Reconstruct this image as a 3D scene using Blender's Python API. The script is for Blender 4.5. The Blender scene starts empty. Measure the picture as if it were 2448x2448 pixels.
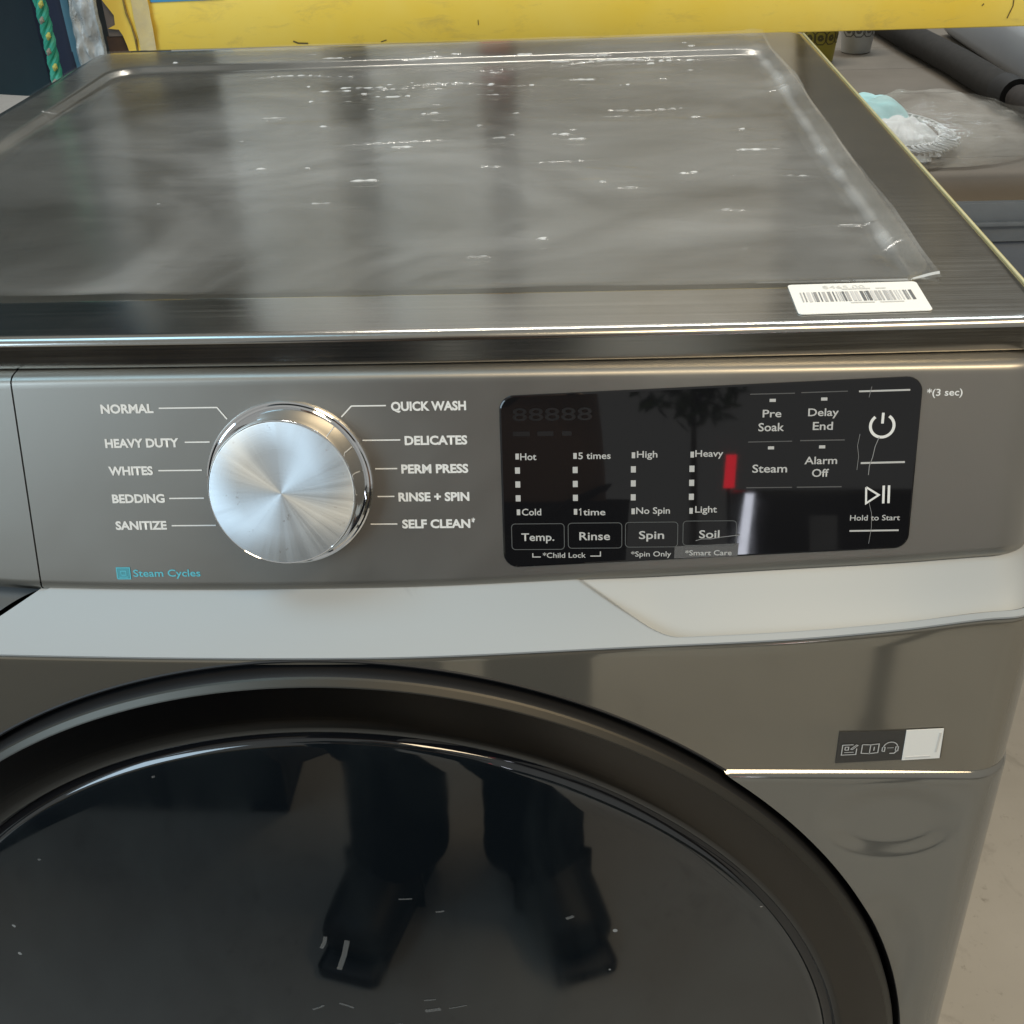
import bpy, bmesh, math, random
from mathutils import Vector, Matrix
import mathutils.noise as mn

random.seed(7)
SC = bpy.context.scene
COL = SC.collection
H = 0.984            # height of the lid above the floor

# ------------------------------------------------------------------ camera
cam_d = bpy.data.cameras.new("camera")
cam = bpy.data.objects.new("camera", cam_d)
COL.objects.link(cam)
cam_d.sensor_fit = 'HORIZONTAL'
cam_d.sensor_width = 36.0
cam_d.lens = 40.915
cam_d.clip_start = 0.01
cam_d.clip_end = 200
rot = Matrix([[0.9982786505761304, 0.008251127929313054, 0.05806595122612033],
              [0.04467257564049193, 0.5345222863731317, -0.8439729180228974],
              [-0.03800127352529916, 0.8451141013249831, 0.5332335876068963]])
cam.matrix_world = Matrix.Translation((0.12736, -0.49881, 1.19888)) @ rot.to_4x4()
SC.camera = cam

# ------------------------------------------------------------------ world
W = bpy.data.worlds.new("World")
SC.world = W
W.use_nodes = True
nt = W.node_tree
bg = nt.nodes["Background"]
bg.inputs[0].default_value = (0.50, 0.50, 0.48, 1)
bg.inputs[1].default_value = 0.80

# ------------------------------------------------------------------ lamps
def area_lamp(name, loc, target, size, size_y, power, color, spread=180):
    d = bpy.data.lights.new(name, 'AREA')
    d.shape = 'RECTANGLE'; d.size = size; d.size_y = size_y
    d.energy = power; d.color = color
    d.spread = math.radians(spread)
    o = bpy.data.objects.new(name, d)
    o.location = loc
    o.rotation_euler = (Vector(target) - Vector(loc)).to_track_quat('-Z', 'Y').to_euler()
    COL.objects.link(o)
    return o

area_lamp("window_light", (-3.0, -2.6, 2.3), (-0.1, 0.0, 0.9), 2.4, 1.8, 95, (0.62, 0.83, 1.0))
area_lamp("ceiling_tube_light", (1.1, -1.25, 3.2), (0.3, 0.0, 0.9), 1.8, 0.5, 48, (1.0, 0.80, 0.52))
area_lamp("film_glint_light", (0.25, 2.5, 3.3), (0.3, 0.6, 0.9), 1.6, 0.16, 34, (1.0, 0.95, 0.86))  # added lamp that makes the film creases glint
area_lamp("deck_fill_light", (1.3, 2.6, 3.2), (0.8, 1.6, 0.7), 0.9, 0.6, 34, (0.8, 0.92, 1.0))  # added fill that brightens the low shelf, no window there

area_lamp("skylight", (-1.1, -0.2, 3.3), (-0.2, 0.1, 0.9), 1.2, 0.9, 13, (0.42, 0.76, 1.0))

SC.view_settings.view_transform = 'Standard'
SC.view_settings.look = 'None'
SC.view_settings.exposure = 0
SC.view_settings.gamma = 1

# ------------------------------------------------------------------ helpers
def link(ob, parent=None):
    COL.objects.link(ob)
    if parent is not None:
        ob.parent = parent
    return ob

def props(o, label=None, cat=None, group=None, kind=None):
    if label: o['label'] = label
    if cat: o['category'] = cat
    if group: o['group'] = group
    if kind: o['kind'] = kind
    return o

def empty(name, loc, label, cat, group=None):
    o = bpy.data.objects.new(name, None)
    o.location = loc
    link(o)
    return props(o, label, cat, group)

def mesh_ob(name, verts, faces, mat, parent=None, smooth=True, angle=35, world=True):
    """verts in scene coordinates with z measured from the lid when world is False"""
    me = bpy.data.meshes.new(name)
    off = Vector((0, 0, 0))
    if parent is not None:
        off = Vector(parent_world(parent))
    me.from_pydata([Vector(v) - off for v in verts], [], faces)
    me.update()
    me.materials.append(mat)
    if smooth:
        me.polygons.foreach_set('use_smooth', [True] * len(me.polygons))
        me.set_sharp_from_angle(angle=math.radians(angle))
    ob = bpy.data.objects.new(name, me)
    return link(ob, parent)

def parent_world(p):
    v = Vector((0, 0, 0))
    while p is not None:
        v += Vector(p.location)
        p = p.parent
    return v

def fix_normals(ob):
    bm = bmesh.new(); bm.from_mesh(ob.data)
    bmesh.ops.recalc_face_normals(bm, faces=bm.faces)
    bm.to_mesh(ob.data); bm.free()
    return ob

def grid_faces(nr, nc, wrap=False, off=0):
    f = []
    for r in range(nr - 1):
        for c in range(nc if wrap else nc - 1):
            a = off + r * nc + c; b = off + r * nc + (c + 1) % nc
            f.append((a, b, b + nc, a + nc))
    return f

def box_data(x0, x1, y0, y1, z0, z1, bev=0.0, seg=2):
    bm = bmesh.new()
    bmesh.ops.create_cube(bm, size=1)
    for v in bm.verts:
        v.co.x = x0 if v.co.x < 0 else x1
        v.co.y = y0 if v.co.y < 0 else y1
        v.co.z = z0 if v.co.z < 0 else z1
    if bev > 0:
        bmesh.ops.bevel(bm, geom=list(bm.edges), offset=bev, segments=seg, profile=0.5, affect='EDGES')
    bm.verts.index_update()
    vs = [v.co.copy() for v in bm.verts]; fs = [[v.index for v in f.verts] for f in bm.faces]
    bm.free()
    return vs, fs

def box(name, x0, x1, y0, y1, z0, z1, mat, parent=None, bev=0.0, seg=2):
    vs, fs = box_data(x0, x1, y0, y1, z0, z1, bev, seg)
    return mesh_ob(name, vs, fs, mat, parent)

def tube_data(pts, rad, n=12, cap=True):
    pts = [Vector(p) for p in pts]
    vs = []; fs = []
    up = Vector((0, 0, 1))
    for i, p in enumerate(pts):
        t = (pts[min(i + 1, len(pts) - 1)] - pts[max(i - 1, 0)]).normalized()
        a = t.cross(up)
        if a.length < 1e-3: a = t.cross(Vector((0, 1, 0)))
        a.normalize(); b = t.cross(a).normalized()
        r = rad[i] if isinstance(rad, (list, tuple)) else rad
        for k in range(n):
            th = 2 * math.pi * k / n
            vs.append(p + a * (r * math.cos(th)) + b * (r * math.sin(th)))
    fs = grid_faces(len(pts), n, True)
    if cap:
        fs.append(list(range(n))[::-1]); fs.append(list(range((len(pts) - 1) * n, len(pts) * n)))
    return vs, fs

def revolve_y(profile, cx, cz, n=256, a0=0.0, a1=2 * math.pi):
    """profile [(r, y)] revolved about the y axis through cx, cz"""
    full = abs(a1 - a0 - 2 * math.pi) < 1e-6
    m = n if full else n + 1
    vs = []
    for r, y in profile:
        for k in range(m):
            th = a0 + (a1 - a0) * k / n
            vs.append((cx + r * math.cos(th), y, cz + r * math.sin(th)))
    return vs, grid_faces(len(profile), m, full)

# ------------------------------------------------------------------ materials
def srgb(r, g, b):
    f = lambda c: (c / 255 / 12.92) if c / 255 <= 0.04045 else ((c / 255 + 0.055) / 1.055) ** 2.4
    return (f(r), f(g), f(b), 1)

class Mat:
    def __init__(s, name, color=(0.5, 0.5, 0.5, 1), rough=0.5, metal=0.0, **kw):
        s.m = bpy.data.materials.new(name); s.m.use_nodes = True
        s.t = s.m.node_tree; s.b = s.t.nodes["Principled BSDF"]
        if len(color) == 3: color = tuple(color) + (1,)
        s.b.inputs['Base Color'].default_value = color
        s.b.inputs['Roughness'].default_value = rough
        s.b.inputs['Metallic'].default_value = metal
        for k, v in kw.items():
            s.b.inputs[k.replace('_', ' ')].default_value = v
        s.color = color; s.tc = None
    def coord(s, scale=(1, 1, 1), rot=(0, 0, 0)):
        tc = s.t.nodes.new('ShaderNodeTexCoord'); mp = s.t.nodes.new('ShaderNodeMapping')
        mp.inputs['Scale'].default_value = scale; mp.inputs['Rotation'].default_value = rot
        s.t.links.new(tc.outputs['Object'], mp.inputs[0]); return mp.outputs[0]
    def noise(s, vec, scale=5, detail=3, rough=0.5, dist=0.0):
        n = s.t.nodes.new('ShaderNodeTexNoise')
        n.inputs['Scale'].default_value = scale; n.inputs['Detail'].default_value = detail
        n.inputs['Roughness'].default_value = rough; n.inputs['Distortion'].default_value = dist
        s.t.links.new(vec, n.inputs['Vector']); return n.outputs['Fac']
    def remap(s, v, a, b, c, d):
        n = s.t.nodes.new('ShaderNodeMapRange')
        for i, x in zip(('From Min', 'From Max', 'To Min', 'To Max'), (a, b, c, d)): n.inputs[i].default_value = x
        s.t.links.new(v, n.inputs[0]); return n.outputs[0]
    def math(s, op, a, b):
        n = s.t.nodes.new('ShaderNodeMath'); n.operation = op
        for i, x in enumerate((a, b)):
            if isinstance(x, (int, float)): n.inputs[i].default_value = x
            else: s.t.links.new(x, n.inputs[i])
        return n.outputs[0]
    def mix(s, fac, c1, c2):
        n = s.t.nodes.new('ShaderNodeMix'); n.data_type = 'RGBA'
        for i, x in ((0, fac), (6, c1), (7, c2)):
            if isinstance(x, (int, float, tuple)): n.inputs[i].default_value = x if not isinstance(x, tuple) or len(x) == 4 else tuple(x) + (1,)
            else: s.t.links.new(x, n.inputs[i])
        return n.outputs[2]
    def to(s, out, inp): s.t.links.new(out, s.b.inputs[inp])
    def bump(s, h, strength=0.2, dist=0.001, prev=None):
        n = s.t.nodes.new('ShaderNodeBump'); n.inputs['Strength'].default_value = strength
        n.inputs['Distance'].default_value = dist
        s.t.links.new(h, n.inputs['Height'])
        if prev is not None: s.t.links.new(prev, n.inputs['Normal'])
        s.t.links.new(n.outputs[0], s.b.inputs['Normal']); return n.outputs[0]

def make_steel(name, color, rough, brush=0.15, wavy=0.0, scale=(3, 900, 900), smudge=0.06, metal=1.0):
    M = Mat(name, color, rough, metal)
    v = M.coord(scale); n = M.noise(v, 1.0, 4, 0.6)
    v2 = M.coord(); sm = M.noise(v2, 9, 4, 0.6, 0.6); sm2 = M.noise(v2, 2.3, 2, 0.5)
    r = M.math('ADD', M.remap(n, 0.3, 0.7, rough - (0.03 if brush > 0 else 0), rough + (0.03 if brush > 0 else 0)), M.remap(sm, 0.4, 0.8, 0.0, smudge))
    M.to(r, 'Roughness')
    kk = 0.06 if brush > 0 else 0.0
    c = M.mix(M.remap(n, 0.25, 0.75, 0, 1), tuple(x * (1 - kk) for x in color[:3]), tuple(min(1, x * (1 + kk)) for x in color[:3]))
    M.to(c, 'Base Color')
    b = M.bump(n, brush, 0.0002) if brush > 0 else None
    if wavy > 0: M.bump(sm2, wavy, 0.01, b)
    return M

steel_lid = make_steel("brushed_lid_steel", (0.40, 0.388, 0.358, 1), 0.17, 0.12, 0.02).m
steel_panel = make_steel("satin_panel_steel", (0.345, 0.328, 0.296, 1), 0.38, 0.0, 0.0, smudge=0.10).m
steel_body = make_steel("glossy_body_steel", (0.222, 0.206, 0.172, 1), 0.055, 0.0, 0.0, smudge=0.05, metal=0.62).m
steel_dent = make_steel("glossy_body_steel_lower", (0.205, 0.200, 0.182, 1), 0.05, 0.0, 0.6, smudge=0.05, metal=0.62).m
M = Mat("silver_satin_trim", (0.37, 0.39, 0.40, 1), 0.50, 0.25)
v = M.coord(); n = M.noise(v, 60, 4, 0.65); n2 = M.noise(v, 14, 4, 0.7, 0.5)
spot = M.remap(n2, 0.68, 0.76, 0, 1)
M.to(M.mix(spot, (0.37, 0.39, 0.40, 1), (0.28, 0.295, 0.31, 1)), 'Base Color')
silver_trim = M.m
M = Mat("black_gloss_glass", (0.007, 0.007, 0.008, 1), 0.06, 0.0); M.b.inputs['IOR'].default_value = 1.50
v = M.coord(); n = M.noise(v, 18, 5, 0.65, 0.8)
M.to(M.remap(n, 0.35, 0.75, 0.015, 0.05), 'Roughness')
display_glass = M.m

M = Mat("tinted_door_glass", (0.004, 0.006, 0.008, 1), 0.05, 0.0); M.b.inputs['IOR'].default_value = 1.74
v = M.coord()
vo = M.t.nodes.new('ShaderNodeTexVoronoi'); vo.inputs['Scale'].default_value = 55
M.t.links.new(v, vo.inputs['Vector'])
speck = M.math('LESS_THAN', vo.outputs['Distance'], 0.075)
gate = M.math('GREATER_THAN', M.noise(v, 37, 1), 0.66)
speck = M.math('MULTIPLY', speck, gate)
haze_n = M.remap(M.noise(M.coord((3.0, 1, 1)), 5, 4, 0.6, 0.8), 0.45, 0.8, 0, 1)
base = M.mix(haze_n, (0.004, 0.006, 0.008, 1), (0.012, 0.016, 0.018, 1))
M.to(M.mix(speck, base, (0.22, 0.23, 0.23, 1)), 'Base Color')
M.to(M.math('ADD', M.remap(haze_n, 0, 1, 0.03, 0.12), M.math('MULTIPLY', speck, 0.5)), 'Roughness')
door_glass = M.m
# ring of dark metal, brushed around its centre: anisotropic grain from the angle
M = Mat("dark_brushed_ring", (0.062, 0.058, 0.053, 1), 0.19, 1.0)
M.b.inputs['Anisotropic'].default_value = 0.9
v = M.coord((1, 1, 1))
wl = M.t.nodes.new('ShaderNodeVectorMath'); wl.operation = 'LENGTH'
M.t.links.new(v, wl.inputs[0])
nn = M.t.nodes.new('ShaderNodeTexNoise'); nn.noise_dimensions = '1D'; nn.inputs['Scale'].default_value = 900; nn.inputs['Detail'].default_value = 3
M.t.links.new(wl.outputs['Value'], nn.inputs['W'])
tg = M.t.nodes.new('ShaderNodeTangent'); tg.direction_type = 'RADIAL'; tg.axis = 'Y'
M.t.links.new(tg.outputs[0], M.b.inputs['Tangent'])
M.bump(nn.outputs['Fac'], 0.12, 0.0002)
ring_metal = M.m
rim_metal = make_steel("door_rim_steel", (0.075, 0.071, 0.062, 1), 0.45, 0.0).m
black_rubber = Mat("black_gap", (0.008, 0.008, 0.009, 1), 0.6).m
dark_plastic = Mat("dark_grey_plastic", (0.05, 0.052, 0.053, 1), 0.35).m
chrome = Mat("chrome", (0.78, 0.79, 0.80, 1), 0.05, 1.0).m
# knob face, spun aluminium: angular streaks
M = Mat("spun_aluminium", (0.74, 0.79, 0.83, 1), 0.46, 0.85)
M.b.inputs['Anisotropic'].default_value = 0.75
tg = M.t.nodes.new('ShaderNodeTangent'); tg.direction_type = 'RADIAL'; tg.axis = 'Y'
M.t.links.new(tg.outputs[0], M.b.inputs['Tangent'])
v = M.coord()
gr = M.t.nodes.new('ShaderNodeVectorMath'); gr.operation = 'LENGTH'; M.t.links.new(v, gr.inputs[0])
nn = M.t.nodes.new('ShaderNodeTexNoise'); nn.noise_dimensions = '1D'; nn.inputs['Scale'].default_value = 2600; nn.inputs['Detail'].default_value = 2
M.t.links.new(gr.outputs['Value'], nn.inputs['W'])
M.bump(nn.outputs['Fac'], 0.10, 0.0002)
sp = M.t.nodes.new('ShaderNodeSeparateXYZ'); M.t.links.new(v, sp.inputs[0])
ang = M.math('ARCTAN2', sp.outputs['X'], sp.outputs['Z'])
an = M.t.nodes.new('ShaderNodeTexNoise'); an.noise_dimensions = '1D'; an.inputs['Scale'].default_value = 5; an.inputs['Detail'].default_value = 5; an.inputs['Roughness'].default_value = 0.7
M.t.links.new(ang, an.inputs['W'])
M.to(M.remap(an.outputs['Fac'], 0.35, 0.65, 0.44, 0.60), 'Roughness')
blot = M.remap(M.noise(v, 130, 4, 0.7), 0.66, 0.72, 0, 1)
M.to(M.mix(blot, (0.74, 0.79, 0.83, 1), (0.5, 0.5, 0.5, 1)), 'Base Color')
spun = M.m

white_print = Mat("white_print", (0.74, 0.74, 0.72, 1), 0.5).m
grey_print = Mat("grey_print", (0.48, 0.48, 0.47, 1), 0.45).m
dim_print = Mat("dim_print", (0.09, 0.09, 0.09, 1), 0.4).m
ghost_print = Mat("ghost_print", (0.014, 0.014, 0.015, 1), 0.25).m
blue_print = Mat("blue_print", (0.10, 0.46, 0.56, 1), 0.5).m
outline_print = Mat("outline_print", (0.10, 0.105, 0.105, 1), 0.4).m
label_white = Mat("label_paper", (0.80, 0.79, 0.75, 1), 0.55).m
label_black = Mat("label_black_film", (0.035, 0.033, 0.030, 1), 0.35).m
pale_print = Mat("pale_grey_print", (0.62, 0.61, 0.58, 1), 0.6).m
ink = [Mat("ink_%d" % i, (c, c * .97, c * .94, 1), 0.55).m for i, c in enumerate((0.09, 0.22, 0.38, 0.55))]

# plastic stretch film
def make_film(name, alpha, streak=(14, 60, 60), rough=0.10, tint=(0.9, 0.92, 0.92, 1), strength=0.8, fine=1.0, glint=0.0, slope=0.0, right_haze=0.0):
    M = Mat(name, tint, rough)
    v = M.coord(streak); v2 = M.coord((2.0, 6.0, 4.0)); v3 = M.coord((1, 1, 1))
    a = M.noise(v, 1.0, 6, 0.62, 0.6); b = M.noise(v2, 2.0, 4, 0.6, 1.2); c = M.noise(v3, 5, 3, 0.6, 0.8)
    d = M.noise(M.coord((streak[0] * .35, streak[1] * .5, streak[2] * .5)), 1.0, 3, 0.5, 1.5)
    ridge = M.remap(M.math('ABSOLUTE', M.math('SUBTRACT', d, 0.5), 0), 0.0, 0.035, 1, 0)
    h = M.math('ADD', M.math('ADD', M.math('MULTIPLY', a, fine), M.math('MULTIPLY', b, 2.0)), M.math('MULTIPLY', M.math('MULTIPLY', ridge, M.remap(b, 0.5, 0.62, 0, 1)), 0.5))
    M.bump(h, strength, 0.004)
    al = M.math('MULTIPLY', M.remap(c, 0.35, 0.68, 0.25, 1.5), alpha)
    al = M.math('ADD', al, M.math('MULTIPLY', M.math('MULTIPLY', ridge, glint), M.remap(b, 0.5, 0.7, 0, 0.5)))
    if right_haze:
        sx = M.t.nodes.new('ShaderNodeSeparateXYZ'); M.t.links.new(v3, sx.inputs[0])
        edge = M.math('ADD', sx.outputs['X'], M.math('MULTIPLY', M.math('SUBTRACT', M.noise(v3, 3.5, 4, 0.6, 0.6), 0.5), 0.35))
        al = M.math('MULTIPLY', al, M.remap(edge, -0.19, -0.10, 0.45, right_haze))  # paler right, clearer left: the lid's reflection contrast put into the alpha
    if slope:
        gn = M.t.nodes.new('ShaderNodeNewGeometry'); sz = M.t.nodes.new('ShaderNodeSeparateXYZ'); M.t.links.new(gn.outputs['Normal'], sz.inputs[0])
        al = M.math('ADD', al, M.remap(sz.outputs['Z'], 0.955, 0.84, 0.0, slope))  # slopes made more opaque, adding pale glints to the creases
    M.to(al, 'Alpha')
    M.b.inputs['IOR'].default_value = 1.6
    M.b.inputs['Specular IOR Level'].default_value = 0.9
    return M.m
film = make_film("stretch_film", 0.115, (10, 26, 26), 0.10, strength=0.16, fine=0.15, glint=0.0, slope=0.50, right_haze=1.35)
bag_film = make_film("clear_bag_film", 0.22, (20, 30, 30), 0.08, (0.85, 0.80, 0.70, 1))

M = Mat("yellow_paint", srgb(222, 184, 62), 0.42)
v = M.coord(); n = M.noise(v, 3.2, 5, 0.65); n2 = M.noise(v, 45, 5, 0.7)
c = M.mix(M.remap(n, 0.35, 0.7, 0, 1), (0.90, 0.62, 0.065, 1), (0.93, 0.72, 0.16, 1))
c = M.mix(M.remap(n2, 0.70, 0.76, 0, 1), c, (0.30, 0.20, 0.05, 1))
c = M.mix(M.remap(M.noise(M.coord((1, 1, 3)), 14, 6, 0.75, 0.5), 0.54, 0.72, 0, 0.5), c, (0.55, 0.40, 0.12, 1))
M.to(c, 'Base Color'); M.bump(n2, 0.1, 0.001)
yellow_paint = M.m
M = Mat("concrete_floor", (0.50, 0.485, 0.455, 1), 0.55)
v = M.coord(); n = M.noise(v, 1.7, 6, 0.65); n2 = M.noise(v, 60, 5, 0.7)
c = M.mix(M.remap(n, 0.3, 0.75, 0, 1), (0.47, 0.455, 0.42, 1), (0.60, 0.585, 0.555, 1))
c = M.mix(M.remap(n2, 0.60, 0.72, 0, 0.6), c, (0.25, 0.23, 0.20, 1))
c = M.mix(M.remap(M.noise(M.coord(), 9, 6, 0.75, 1.2), 0.55, 0.68, 0, 0.4), c, (0.30, 0.285, 0.26, 1))
M.to(c, 'Base Color'); M.bump(n2, 0.25, 0.001); M.to(M.remap(n, 0.3, 0.7, 0.35, 0.6), 'Roughness')
concrete = M.m
def matte(name, c1, c2=None, scale=12, rough=0.7, bump=0.2, stretch=(1, 1, 1), metal=0.0):
    M = Mat(name, c1, rough, metal); c2 = c2 or tuple(x * 0.75 for x in c1[:3])
    v = M.coord(stretch); n = M.noise(v, scale, 5, 0.62, 0.3)
    M.to(M.mix(M.remap(n, 0.3, 0.72, 0, 1), c1, c2), 'Base Color')
    M.bump(n, bump, 0.003); return M.m

def glow(name, col, strength):
    M = Mat(name, col, 0.4)
    M.b.inputs['Emission Color'].default_value = col; M.b.inputs['Emission Strength'].default_value = strength
    return M.m
# ================================================================== floor
def hz(z): return z + H
vs, fs = [], []
N = 24
for j in range(N + 1):
    for i in range(N + 1):
        vs.append((-9 + 18 * i / N, -7 + 16 * j / N, 0))
floor = mesh_ob("floor", vs, grid_faces(N + 1, N + 1), concrete)
floor['kind'] = 'structure'

# ================================================================== washing machine
wm = empty("washing_machine", (0, 0.3, 0), "grey steel front loading washing machine with round knob and black display, film over its lid", "washing machine")
HW = 0.343
DEPTH = 0.699

def rrect(x0, x1, y0, y1, r, nc=10, ns=30):
    """closed outline, counter-clockwise, always the same number of points"""
    pts = []
    cs = [(x1 - r, y0 + r, -90), (x1 - r, y1 - r, 0), (x0 + r, y1 - r, 90), (x0 + r, y0 + r, 180)]
    ends = []
    for cx, cy, a in cs:
        arc = [(cx + r * math.cos(math.radians(a + 90 * k / nc)), cy + r * math.sin(math.radians(a + 90 * k / nc))) for k in range(nc + 1)]
        ends.append(arc)
    for i in range(4):
        pts += ends[i]
        p = ends[i][-1]; q = ends[(i + 1) % 4][0]
        for k in range(1, ns):
            pts.append((p[0] + (q[0] - p[0]) * k / ns, p[1] + (q[1] - p[1]) * k / ns))
    return pts

# lid: bowed front edge, rolled rim, shallow recess
loops = []   # (inset, z, radius, recess?)
def lid_loop(x0, x1, y0, y1, r, z, bow):
    out = []
    for x, y in rrect(x0, x1, y0, y1, r):
        w = max(0.0, 1 - (y - y0) / 0.08) if y0 < 0.03 else 0.0
        out.append((x, y - bow * w * (1 - (x / HW) ** 2), hz(z)))
    return out
B = 0.0046
L = [lid_loop(-HW + .004, HW - .004, .004, DEPTH - .004, .012, -.0150, B),
     lid_loop(-HW + .0006, HW - .0006, .0006, DEPTH - .0006, .014, -.0152, B),
     lid_loop(-HW, HW, 0, DEPTH, .015, -.0144, B),
     lid_loop(-HW, HW, 0, DEPTH, .015, -.0139, B),
     lid_loop(-HW, HW, 0, DEPTH, .015, -.0036, B),
     lid_loop(-HW, HW, 0, DEPTH, .015, -.0031, B),
     lid_loop(-HW + .0004, HW - .0004, .0004, DEPTH - .0004, .015, -.0022, B),
     lid_loop(-HW + .0014, HW - .0014, .0014, DEPTH - .0014, .015, -.0007, B),
     lid_loop(-HW + .0030, HW - .0030, .0030, DEPTH - .0030, .015, 0.0, B),
     lid_loop(-HW + .0060, HW - .0060, .0060, DEPTH - .0060, .015, 0.0, B * .9),
     lid_loop(-.306, .306, .042, .628, .030, 0.0, 0),
     lid_loop(-.3040, .3040, .0440, .626, .030, -0.0001, 0),
     lid_loop(-.3015, .3015, .0465, .6235, .030, -.0010, 0),
     lid_loop(-.2975, .2975, .0505, .6195, .028, -.0038, 0),
     lid_loop(-.2945, .2945, .0535, .6165, .026, -.0048, 0),
     lid_loop(-.2910, .2910, .0570, .6130, .024, -.0050, 0),
     lid_loop(-.2600, .2600, .0900, .5800, .015, -.0050, 0)]
nl = len(L[0])
vs = [v for l in L for v in l]
fs = grid_faces(len(L), nl, True) + [list(range((len(L) - 1) * nl, len(L) * nl))]
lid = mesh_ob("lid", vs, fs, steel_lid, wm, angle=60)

# yellow reflection along the lid's right-hand rim, put in as a coloured strip
vs, fs = tube_data([(HW + .0004, y, hz(-.0012)) for y in (0.02, 0.2, 0.4, 0.6, 0.69)], 0.0010, 8)
edge = mesh_ob("edge_reflection", vs, fs, matte("edge_reflection_yellow", (0.46, 0.42, 0.20), (0.54, 0.49, 0.28), 20, 0.4), wm)

# cabinet sides, back and bottom
def corner_profile(r, xs, n=10):
    """(x, setback) from the left side round to the right side"""
    half = [(x, 0.0) for x in xs]
    c = HW - r
    for k in range(1, n + 1):
        a = math.pi / 2 * k / n
        half.append((c + r * math.sin(a), r - r * math.cos(a)))
    return half

# -- body panels.  z measured from the lid top
ZPT = [(-.343, -.107), (-.30, -.108), (-.23, -.1115), (-.14, -.1190), (.025, -.1200), (.158, -.1146), (.23, -.1108), (.279, -.1082), (.316, -.1055), (.343, -.104)]
ZST = [(-.343, -.118), (-.32, -.1205), (-.28, -.1245), (-.22, -.1305), (-.154, -.1358), (.027, -.1380), (.157, -.1312), (.226, -.1270), (.274, -.1216), (.308, -.1160), (.320, -.1148), (.343, -.1140)]
def smooth_interp(T, x):
    xs = [t[0] for t in T]
    if x <= xs[0]: return T[0][1]
    if x >= xs[-1]: return T[-1][1]
    i = max(k for k in range(len(xs)) if xs[k] <= x)
    i = min(i, len(xs) - 2)
    def m(k):
        if k == 0: return (T[1][1] - T[0][1]) / (T[1][0] - T[0][0])
        if k == len(T) - 1: return (T[-1][1] - T[-2][1]) / (T[-1][0] - T[-2][0])
        return (T[k + 1][1] - T[k - 1][1]) / (T[k + 1][0] - T[k - 1][0])
    h = T[i + 1][0] - T[i][0]; t = (x - T[i][0]) / h
    return ((2 * t ** 3 - 3 * t * t + 1) * T[i][1] + (t ** 3 - 2 * t * t + t) * h * m(i) + (-2 * t ** 3 + 3 * t * t) * T[i + 1][1] + (t ** 3 - t * t) * h * m(i + 1))
Zp = lambda x: smooth_interp(ZPT, x)
Zs = lambda x: smooth_interp(ZST, x)
RC = 0.022
cab = []
path = [(-HW, DEPTH), (-HW, 0.0), (-HW, -.04), (-HW + .003, -.047), (HW - .003, -.047), (HW, -.04), (HW, 0.0), (HW, DEPTH)]
vs = []
for z in (-.0165, -.93):
    for x, y in [(-HW + .001, DEPTH - .004), (-HW + .001, .02), (HW - .001, .02), (HW - .001, DEPTH - .004)]:
        vs.append((x, y, hz(z)))
vs2, fs2 = box_data(-HW + .0012, HW - .0012, .012, DEPTH - .004, hz(-.95), hz(-.0165), .004)
mesh_ob("cabinet", vs2, fs2, steel_body, wm)
for sx in (-1, 1):
    for y in (.05, .62):
        vs2, fs2 = revolve_y([(0.0001, 0), (.02, 0), (.022, .006), (.022, .036), (0.0001, .036)], 0, 0, 24)
        vs2 = [(sx * .28 + a, y + c, b) for a, b, c in vs2]
        mesh_ob("levelling_foot", vs2, fs2, black_rubber, wm)

# ------------------------------------------------------------------ control panel (own tilted frame)
TA = 0.2778
TILT = math.atan(TA); NL = math.hypot(1, TA)
PO = Vector((0, -.0133, hz(-.02)))
def to_v(z): return (z + .02) * NL        # distance along the tilted panel for a height

def panel_mesh(name, xa, xb, parent, wrap_l, wrap_r):
    cols = []
    n = 90
    r = RC; c = HW - r
    raw = []
    if wrap_l:
        raw.append((-HW, .30))
        for k in range(10, 0, -1):
            a = math.pi / 2 * k / 10; raw.append((-c - r * math.sin(a), r - r * math.cos(a)))
        xa = -c
    if wrap_r: xb = c
    for k in range(n + 1):
        raw.append((xa + (xb - xa) * k / n, 0.0))
    if wrap_r:
        for k in range(1, 11):
            a = math.pi / 2 * k / 10; raw.append((c + r * math.sin(a), r - r * math.cos(a)))
        raw.append((HW, .30))
    rows = []
    # ledge under the lid (world level), shoulder, face, rolled bottom
    prof_top = [(.0200, .0102), (.0105, .0076), (.0050, .0060), (.0025, .0050), (.0009, .0036), (.0002, .0024), (0.0, .0010)]
    for dy, v in prof_top:
        rows.append([(x, g + dy, v) for x, g in raw])
    for f in (0.02, .1, .3, .5, .7, .9, .97):
        rows.append([(x, g, (to_v(Zp(x)) + .0032) * f + .0012 * (1 - f)) for x, g in raw])
    for dv, dy in ((.0028, .0001), (.0022, .0006), (.0006, .0022), (.0001, .0030), (0, .0045), (0, .012)):
        rows.append([(x, g + dy, to_v(Zp(x)) + dv) for x, g in raw])
    vs = [p for r_ in rows for p in r_]
    nc = len(raw)
    me = bpy.data.meshes.new(name)
    fs = [tuple(reversed(f)) for f in grid_faces(len(rows), nc)]
    me.from_pydata(vs, [], fs); me.update(); me.materials.append(steel_panel)
    me.polygons.foreach_set('use_smooth', [True] * len(me.polygons))
    me.set_sharp_from_angle(angle=math.radians(60))
    ob = bpy.data.objects.new(name, me)
    link(ob, parent)
    ob.location = PO - parent_world(parent)
    ob.rotation_euler = (-TILT, 0, 0)
    fix_normals(ob)
    return ob

SEAM = -.1405
panel = panel_mesh("control_panel", SEAM + .0004, 0, wm, False, True)
drawer = panel_mesh("drawer_front", 0, SEAM - .0004, wm, True, False)
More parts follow.
